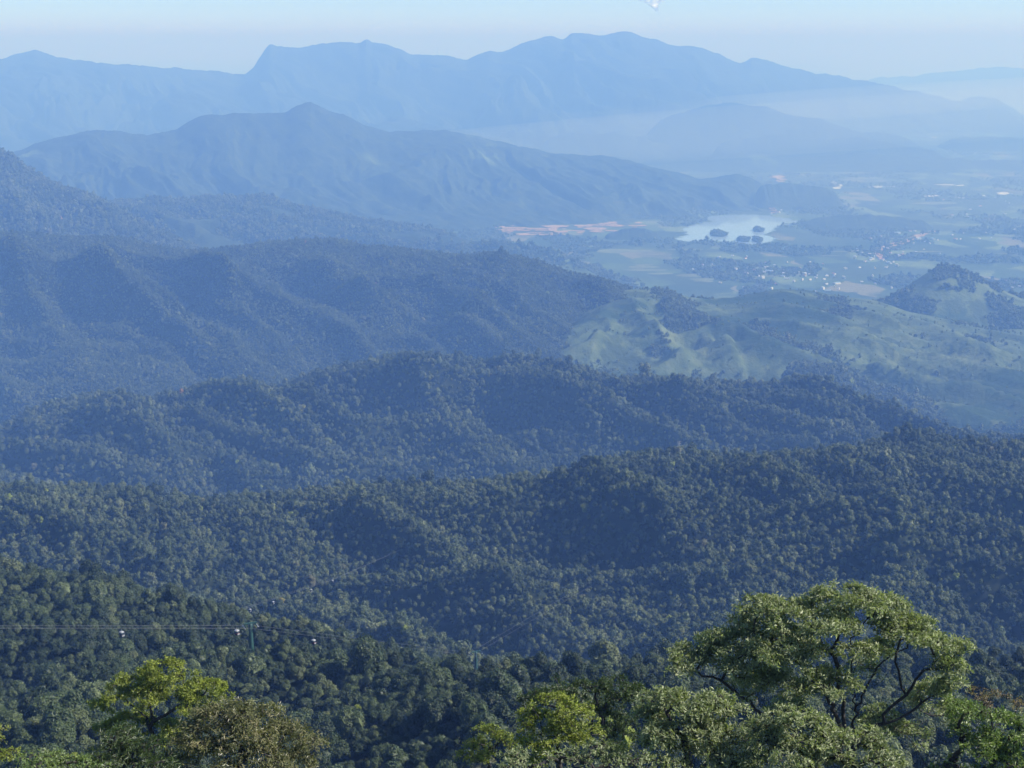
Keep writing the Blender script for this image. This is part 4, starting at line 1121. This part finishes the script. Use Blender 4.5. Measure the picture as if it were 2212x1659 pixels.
def tower(X, y, Y, width, height, label, rz, group, split=6.0, mat=None):
    """X,y = centre of the cross beam"""
    mat = mat or M_green_paint
    p = fpt(X, y, Y); root = empty('cable_car_tower', p - np.array([0, 0, height]), rz)
    m = MB(); m.lathe([(1.25, split), (1.1, split + 3), (.8, height - .8), (.75, height)], (0, 0, 0), 16); m.build('column', mat, root, True)
    for sx in (-1, 1):
        for sy in (-1, 1):
            m = MB(); m.tube((sx * 2.0, sy * 2.0, -3), (sx * .5, sy * .5, split + .6), .34, .3, 8); m.build('leg', mat, root, True)
    m = MB(); m.box((0, 0, height + .25), (width + .8, .7, .55)); m.box((0, 0, height - .5), (width * .45, .5, .3))
    m.tube((-width * .45, 0, height), (-.4, 0, height - 2.0), .14, .14, 6); m.tube((width * .45, 0, height), (.4, 0, height - 2.0), .14, .14, 6)
    m.build('cross_beam', mat, root)
    for s_ in (-1, 1):
        m = MB()
        m.box((s_ * width / 2, 0, height - .75), (.22, 4.6, .3)); m.box((s_ * width / 2, 0, height - .3), (.3, .5, .9))
        for i in range(8):
            yy = -2.1 + i * .6
            m.tube((s_ * width / 2 - .1, yy, height - 1.05), (s_ * width / 2 + .1, yy, height - 1.05), .24, .24, 12)
        m.build('sheave_train', mat, root)
        m = MB(); m.box((s_ * (width / 2 + .55), 0, height - 1.3), (.6, 5.0, .06))
        for i in range(6): m.tube((s_ * (width / 2 + .85), -2.4 + i * .96, height - 1.3), (s_ * (width / 2 + .85), -2.4 + i * .96, height - .3), .025, .025, 5)
        m.tube((s_ * (width / 2 + .85), -2.4, height - .3), (s_ * (width / 2 + .85), 2.4, height - .3), .03, .03, 5)
        m.build('catwalk', M_steel, root)
        m = MB(); m.tube((s_ * width / 2 * .95, 0, height + .5), (s_ * width / 2 * .95, 0, height + 1.7), .09, .09, 6); m.tube((s_ * width / 2 * .95, -.9, height + 1.7), (s_ * width / 2 * .95, .9, height + 1.7), .08, .08, 6)
        m.build('lifting_frame', mat, root)
    m = MB()
    for s_ in (-.2, .2): m.tube((s_, -1.0, split - 2), (s_, -.75, height), .03, .03, 5)
    for i in range(int((height - split) / .5)): m.tube((-.2, -.98 + .012 * i * .5, split + i * .5), (.2, -.98 + .012 * i * .5, split + i * .5), .02, .02, 4)
    m.build('ladder', M_steel, root)
    return tag(root, label, 'cable car tower', group)

def gondola(top, scale, label, body, rz, group='cable car cabins'):
    """top = grip position on the rope"""
    root = empty('cable_car_cabin', top, rz); root.scale = (.88, .88, .88); s = scale
    m = MB(); m.lathe([(.55, -4.15), (.95, -4.08), (1.12, -3.7), (1.2, -3.2), (1.22, -2.95)], (0, 0, 0), 24, 3.0, s, s); b = m.build('body', body, root, True)
    m = MB(); m.lathe([(1.205, -2.95), (1.19, -2.5), (1.08, -2.05)], (0, 0, 0), 24, 3.0, s, s); w_ = m.build('window', M_glass, root, True)
    m = MB()
    for i in range(4):
        a = math.pi / 4 + i * math.pi / 2
        m.tube((1.3 * s * math.cos(a), 1.3 * s * math.sin(a), -2.97), (1.2 * s * math.cos(a), 1.2 * s * math.sin(a), -2.03), .06, .06, 6)
    m.build('window_post', body, w_)
    m = MB(); m.lathe([(1.13, -2.05), (1.1, -1.9), (.85, -1.66), (.4, -1.55), (.12, -1.5)], (0, 0, 0), 24, 3.0, s, s); m.build('roof', M_white, root, True)
    m = MB(); m.box((1.205 * s, 0, -3.1), (.06, 1.0, 1.8)); d = m.build('door', M_glass, root)
    m = MB(); m.box((1.25 * s, 0, -3.1), (.05, .07, 1.75)); m.box((1.25 * s, .52, -3.1), (.05, .06, 1.8)); m.box((1.25 * s, -.52, -3.1), (.05, .06, 1.8)); m.build('door_frame', M_white, d)
    m = MB(); m.box((0, -1.3 * s, -3.6), (1.5, .22, .55)); m.build('ski_rack', M_white, root)
    m = MB(); m.lathe([(.7, -4.42), (.9, -4.3), (.9, -4.12)], (0, 0, 0), 16, 3.0, s, s); m.build('bumper', M_dark, root, True)
    m = MB(); m.tube((0, 0, -1.55), (0, .18, -1.0), .07, .07, 8); m.tube((0, .18, -1.0), (0, .18, -.2), .07, .07, 8); m.tube((0, .18, -.2), (0, 0, 0), .07, .06, 8)
    m.build('hanger', M_steel, root)
    m = MB(); m.box((0, 0, .03), (.22, .9, .2)); m.tube((-.12, .35, -.05), (.12, .35, -.05), .12, .12, 10); m.tube((-.12, -.35, -.05), (.12, -.35, -.05), .12, .12, 10); m.build('grip', M_dark, root)
    return tag(root, label, 'cable car', group)

# nearer line: comes in level from the left, over two green towers, then down into the valley
W1 = 5.6
def pair(points, w): return [[np.array(p) + np.array([s_ * w / 2, 0, 0]) for p in points] for s_ in (-1, 1)]
TW1 = fpt(541, 1351, 640); TW2 = fpt(1028, 1411, 960)
lineA = [fpt(-260, 1351, 560), TW1, TW2, fpt(1240, 1500, 1180)]
off = np.array([0, 14.0, 1.5])
rope('haul_cable', [fpt(-260, 1357, 555), fpt(541, 1357, 636), fpt(1026, 1417, 950), fpt(1240, 1500, 1180)], .05, 'near haul cable carrying the dark red and white cabins')
rope('haul_cable', [fpt(-260, 1352, 575), fpt(551, 1351, 646), fpt(1032, 1412, 965), fpt(1250, 1495, 1200)], .05, 'upper of the two near haul cables, running level from the left edge')
tower(541, 1347, 640, 5.0, 20, 'larger green tubular cable car tower with a cross beam, lower left', .45, 'green cable car towers')
tower(1028, 1408, 960, 6.4, 21, 'smaller green cable car tower, low in the centre of the valley', .5, 'green cable car towers')
for X, y, Y, sz, lab, body in [(262, 1357, 590, 1.0, 'leftmost grey and white cabin on the near cable', M_dark), (511, 1354, 610, 1.05, 'dark red and white cabin just left of the nearest green tower', M_red),
                         (677, 1376, 720, 1.12, 'dark red and white cabin right of the nearest green tower', M_red), (848, 1398, 830, 1.1, 'white fronted cabin midway between the two green towers', M_dark),
                         (1003, 1410, 930, 1.15, 'dark cabin just left of the smaller green tower', M_dark), (1100, 1443, 1010, 1.15, 'white topped cabin right of the smaller green tower', M_dark),
                         (970, 1399, 1250, 1.1, 'far white topped cabin above the smaller green tower', M_dark)]:
    gondola(fpt(X, y, Y), sz, lab, body, .9)
# farther line climbing to the right over the hills
far_pts = [fpt(300, 1375, 1000), fpt(482, 1330, 1150), fpt(720, 1252, 1450), fpt(915, 1166, 1700), fpt(1180, 1072, 1850), fpt(1467, 972, 2050)]
rope('haul_cable', far_pts, .07, 'far haul cable rising across the hills above the cabins')
rope('haul_cable', [p + np.array([8, 0, 4.0]) for p in far_pts], .07, 'far haul cable running just above the other one over the hills')
rope('haul_cable', [fpt(1032, 1400, 960), fpt(1200, 1300, 1350), fpt(1335, 1222, 1700), fpt(1490, 1105, 1850), fpt(1790, 993, 2080)], .07, 'cable climbing right from the smaller green tower')
rope('haul_cable', [fpt(1040, 1404, 960), fpt(1210, 1304, 1350), fpt(1345, 1226, 1700), fpt(1500, 1109, 1850), fpt(1800, 996, 2080)], .06, 'lower cable climbing right from the smaller green tower')
tower(482, 1330, 1150, 6.0, 18, 'faint grey cable car tower behind the nearest green one', .6, None, mat=M_steel)
for X, y, Y, lab in [(540, 1312, 1220, 'small white cabin above the nearest green tower'), (590, 1296, 1290, 'second white cabin up the far cable'),
                     (672, 1270, 1390, 'third white cabin up the far cable'), (718, 1250, 1450, 'topmost white cabin on the far cable')]:
    gondola(fpt(X, y, Y), 1.15, lab, M_dark, .7)

def lattice(X, y, Y, h, label, w0=3.0, name='power_pylon', group='lattice pylons on the hills'):
    p = fpt(X, y, Y); root = empty(name, p - np.array([0, 0, h]), .4)
    def wat(z): return w0 * (1 - z / h) * .5 + .35
    for sx in (-1, 1):
        for sy in (-1, 1):
            m = MB(); m.tube((sx * wat(0), sy * wat(0), -4), (sx * wat(h), sy * wat(h), h), .16, .12, 5); m.build('leg', M_steel, root)
    m = MB(); n_ = 7
    for i in range(n_):
        z0, z1 = h * i / n_, h * (i + 1) / n_; a, b = wat(z0), wat(z1)
        for (p_, q_) in (((-a, -a), (b, -b)), ((a, -a), (-b, -b)), ((-a, a), (b, b)), ((a, a), (-b, b)), ((-a, -a), (-b, b)), ((-a, a), (-b, -b)), ((a, -a), (b, b)), ((a, a), (b, -b))):
            m.tube((*p_, z0), (*q_, z1), .07, .07, 4, False)
    m.build('bracing', M_steel, root)
    for i, z in enumerate((h - 1, h - 4, h - 7)):
        m = MB(); m.tube((-3.2, 0, z), (3.2, 0, z), .12, .12, 5); m.tube((-3.2, 0, z), (0, 0, z + 1), .08, .08, 4); m.tube((3.2, 0, z), (0, 0, z + 1), .08, .08, 4); m.build('cross_arm', M_steel, root)
    return tag(root, label, 'pylon', group)
lattice(1467, 953, 2040, 26, 'left of two small lattice pylons on the crest of the near hills')
lattice(1790, 968, 2080, 26, 'right of two small lattice pylons on the crest of the near hills')
lattice(945, 103, 22050, 95, 'left of two thin masts on the far mountain saddle', 5, 'radio_mast', 'thin masts on the far mountain')
lattice(965, 103, 22080, 95, 'right of two thin masts on the far mountain saddle', 5, 'radio_mast', 'thin masts on the far mountain')

# ------------------------------------------------------------------ houses on the plain
M_wall = simple('pale_wall', (0.68, 0.67, 0.65), 0.8, var=0.1)
M_roofs = [simple('metal_roof', (0.62, 0.64, 0.66), 0.4, metal=0.2, var=0.1), simple('tile_roof', (0.38, 0.17, 0.11), 0.7, var=0.2), simple('blue_roof', (0.25, 0.36, 0.5), 0.5, var=0.1)]
HM = []
for i in range(5):
    lx, ly, hz, rh = [(12, 8, 4, 2.4), (18, 10, 5, 2.6), (9, 7, 7, 2.0), (34, 18, 6, 3.2), (14, 14, 9, 1.6)][i]
    V = [(-lx/2, -ly/2, 0), (lx/2, -ly/2, 0), (lx/2, ly/2, 0), (-lx/2, ly/2, 0), (-lx/2, -ly/2, hz), (lx/2, -ly/2, hz), (lx/2, ly/2, hz), (-lx/2, ly/2, hz), (-lx/2, 0, hz + rh), (lx/2, 0, hz + rh)]
    Fq = [(0, 1, 5, 4), (2, 3, 7, 6), (1, 2, 6, 9, 5), (3, 0, 4, 8, 7)]
    e = .7
    V += [(-lx/2-e, -ly/2-e, hz-.2), (lx/2+e, -ly/2-e, hz-.2), (lx/2+e, 0, hz+rh+.1), (-lx/2-e, 0, hz+rh+.1), (lx/2+e, ly/2+e, hz-.2), (-lx/2-e, ly/2+e, hz-.2)]
    Fq += [(10, 11, 12, 13), (13, 12, 14, 15)]
    me = bpy.data.meshes.new('house'); me.from_pydata(V, [], Fq); me.materials.append(M_wall); me.materials.append(M_roofs[(0, 1, 0, 2, 0)[i]])
    for j in (4, 5): me.polygons[j].material_index = 1
    HM.append(me)
rs = np.random.default_rng(99)
zones = [(1900, 25, 560, 14, 36, 'small pale house in the hamlet beside the curving dirt road'), (1715, 70, 590, 12, 46, 'small pale house in the hamlet behind the green hills'),
         (1960, 60, 520, 14, 26, 'small pale house along the upper part of the curving dirt road'), (2100, 80, 340, 22, 30, 'tiny pale house on the far right of the plain'),
         (1800, 60, 620, 10, 14, 'small pale house at the near edge of the plain'), (2130, 60, 470, 40, 24, 'scattered pale house on the right of the plain'),
         (1690, 14, 456, 6, 6, 'white building by the far shore of the lake'), (1560, 60, 560, 12, 12, 'small pale house in the fields below the lake'),
         (1885, 8, 402, 4, 0, ''), (2190, 20, 620, 10, 10, 'small pale house right of the pointed peak')]
for X, sx, y, sy, n_, lab in zones:
    for i in range(n_):
        a, b = X + rs.normal() * sx, y + rs.normal() * sy
        if a > 2225: continue
        px, pY, _ = at_z(a, b, 0.0)
        o = bpy.data.objects.new('house', HM[rs.choice(5, p=[.35, .2, .25, .08, .12])]); C.objects.link(o)
        o.location = (float(px), float(pY), 1.6); o.rotation_euler = (0, 0, rs.uniform(0, 3.14)); f = 1.05 + .4 * rs.random(); o.scale = (f, f, f)
        tag(o, lab, 'house', lab.replace('house', 'houses').replace('small pale ', '').replace('building', 'buildings'))

# ------------------------------------------------------------------ cloud
def cloud(X, y, Y, label):
    import bmesh
    c = fpt(X, y, Y); bm = bmesh.new(); rs = np.random.default_rng(4)
    for dx, dz, r in [(-26, 8, 13), (-14, 2, 11), (-2, -4, 11), (8, 2, 12), (20, 8, 12), (30, 13, 8), (6, -12, 8), (10, -19, 5), (-8, 14, 16), (14, 16, 14), (-34, 16, 8)]:
        m_ = Matrix.Translation(Vector(c) + Vector((dx / F * Y, (dx * 1.45 + rs.normal() * 3) / F * Y, dz / F * Y))) @ Matrix.Rotation(R(55), 4, 'Z') @ Matrix.Diagonal((r * 1.9 / F * Y, r * .5 / F * Y, r * .8 / F * Y, 1))
        bmesh.ops.create_icosphere(bm, subdivisions=3, radius=1, matrix=m_)
    me = bpy.data.meshes.new('cloud'); bm.to_mesh(me); bm.free()
    o = bpy.data.objects.new('cloud', me); C.objects.link(o)
    rm = o.modifiers.new('join', 'REMESH'); rm.mode = 'VOXEL'; rm.voxel_size = 1.1 / F * Y; rm.use_smooth_shade = True
    sm_ = o.modifiers.new('soften', 'SMOOTH'); sm_.factor = .8; sm_.iterations = 12
    m, nt, out = new_mat('cloud_vapour')
    geo = nt.nodes.new('ShaderNodeNewGeometry'); tc = nt.nodes.new('ShaderNodeTexCoord')
    nz_ = noise_tex(nt, tc.outputs['Object'], 1 / (14 / F * Y), 6, 0.65)
    lw = nt.nodes.new('ShaderNodeLayerWeight'); lw.inputs['Blend'].default_value = 0.35
    ad = nt.nodes.new('ShaderNodeMath'); ad.operation = 'MULTIPLY_ADD'; ad.inputs[1].default_value = -0.75
    nt.links.new(lw.outputs['Facing'], ad.inputs[0]); nt.links.new(nz_.outputs['Fac'], ad.inputs[2])
    mr = nt.nodes.new('ShaderNodeMapRange'); mr.inputs['From Min'].default_value = .1; mr.inputs['From Max'].default_value = .32
    mr.inputs['To Max'].default_value = 0.97
    nt.links.new(ad.outputs[0], mr.inputs['Value'])
    df = nt.nodes.new('ShaderNodeBsdfDiffuse'); df.inputs['Color'].default_value = (.88, .93, 1, 1)
    tl = nt.nodes.new('ShaderNodeBsdfTranslucent'); tl.inputs['Color'].default_value = (.82, .9, 1, 1)
    m0 = nt.nodes.new('ShaderNodeMixShader'); nt.links.new(df.outputs[0], m0.inputs[1]); nt.links.new(tl.outputs[0], m0.inputs[2]); m0.inputs[0].default_value = .35
    tp = nt.nodes.new('ShaderNodeBsdfTransparent'); m1 = nt.nodes.new('ShaderNodeMixShader')
    nt.links.new(mr.outputs[0], m1.inputs[0]); nt.links.new(tp.outputs[0], m1.inputs[1]); nt.links.new(m0.outputs[0], m1.inputs[2])
    nt.links.new(m1.outputs[0], out.inputs['Surface'])
    me.materials.append(m)
    return tag(o, label, 'cloud', None, 'stuff')
cloud(1410, 2, 40000, 'small white wisp of cloud at the top edge above the domed summit')

# ------------------------------------------------------------------ mist bank at the foot of the far mountains
def mist(X, y, Y, hx, hy, hz, dens, label):
    import bmesh
    c = fpt(X, y, Y); bm = bmesh.new()
    bmesh.ops.create_icosphere(bm, subdivisions=4, radius=1, matrix=Matrix.Translation(Vector(c)) @ Matrix.Rotation(R(-4), 4, 'Y') @ Matrix.Diagonal((hx, hy, hz, 1)))
    me = bpy.data.meshes.new('mist'); bm.to_mesh(me); bm.free()
    m, nt, out = new_mat('mist_air')
    v = nt.nodes.new('ShaderNodeVolumePrincipled'); v.inputs['Color'].default_value = (.85, .95, 1, 1); v.inputs['Density'].default_value = dens
    nt.links.new(v.outputs[0], out.inputs['Volume']); me.materials.append(m)
    o = bpy.data.objects.new('mist', me); C.objects.link(o)
    return tag(o, label, 'mist', None, 'stuff')
mist(1780, 226, 20500, 4600, 1500, 210, 1.1e-4, 'pale band of mist lying below the domed far summit')
mist(2250, 200, 30500, 9000, 2500, 330, 7e-5, 'pale mist over the coast at the far right')
mist(1850, 400, 13600, 5500, 3300, 210, 4e-5, 'faint haze lying over the middle of the plain')
mist(1850, 262, 17600, 7500, 2600, 260, 7e-5, 'thin mist over the far plain and foothills')

# ------------------------------------------------------------------ haze
HB = MB(); HB.box((0, (BY0 + BY1) / 2, (1770 - 30) / 2), (2 * BX, BY1 - BY0, 1770 + 30))
mh, nt, out = new_mat('haze_air')
v = nt.nodes.new('ShaderNodeVolumePrincipled')
v.inputs['Color'].default_value = (*HAZE_COL, 1); v.inputs['Density'].default_value = HAZE_DENS
v.inputs['Anisotropy'].default_value = HAZE_ANISO; v.inputs['Absorption Color'].default_value = (0.78, 0.78, 0.78, 1)
nt.links.new(v.outputs[0], out.inputs['Volume'])
tag(HB.build('haze', mh), 'even blue haze filling the air over hills and plain', None, None, 'stuff')
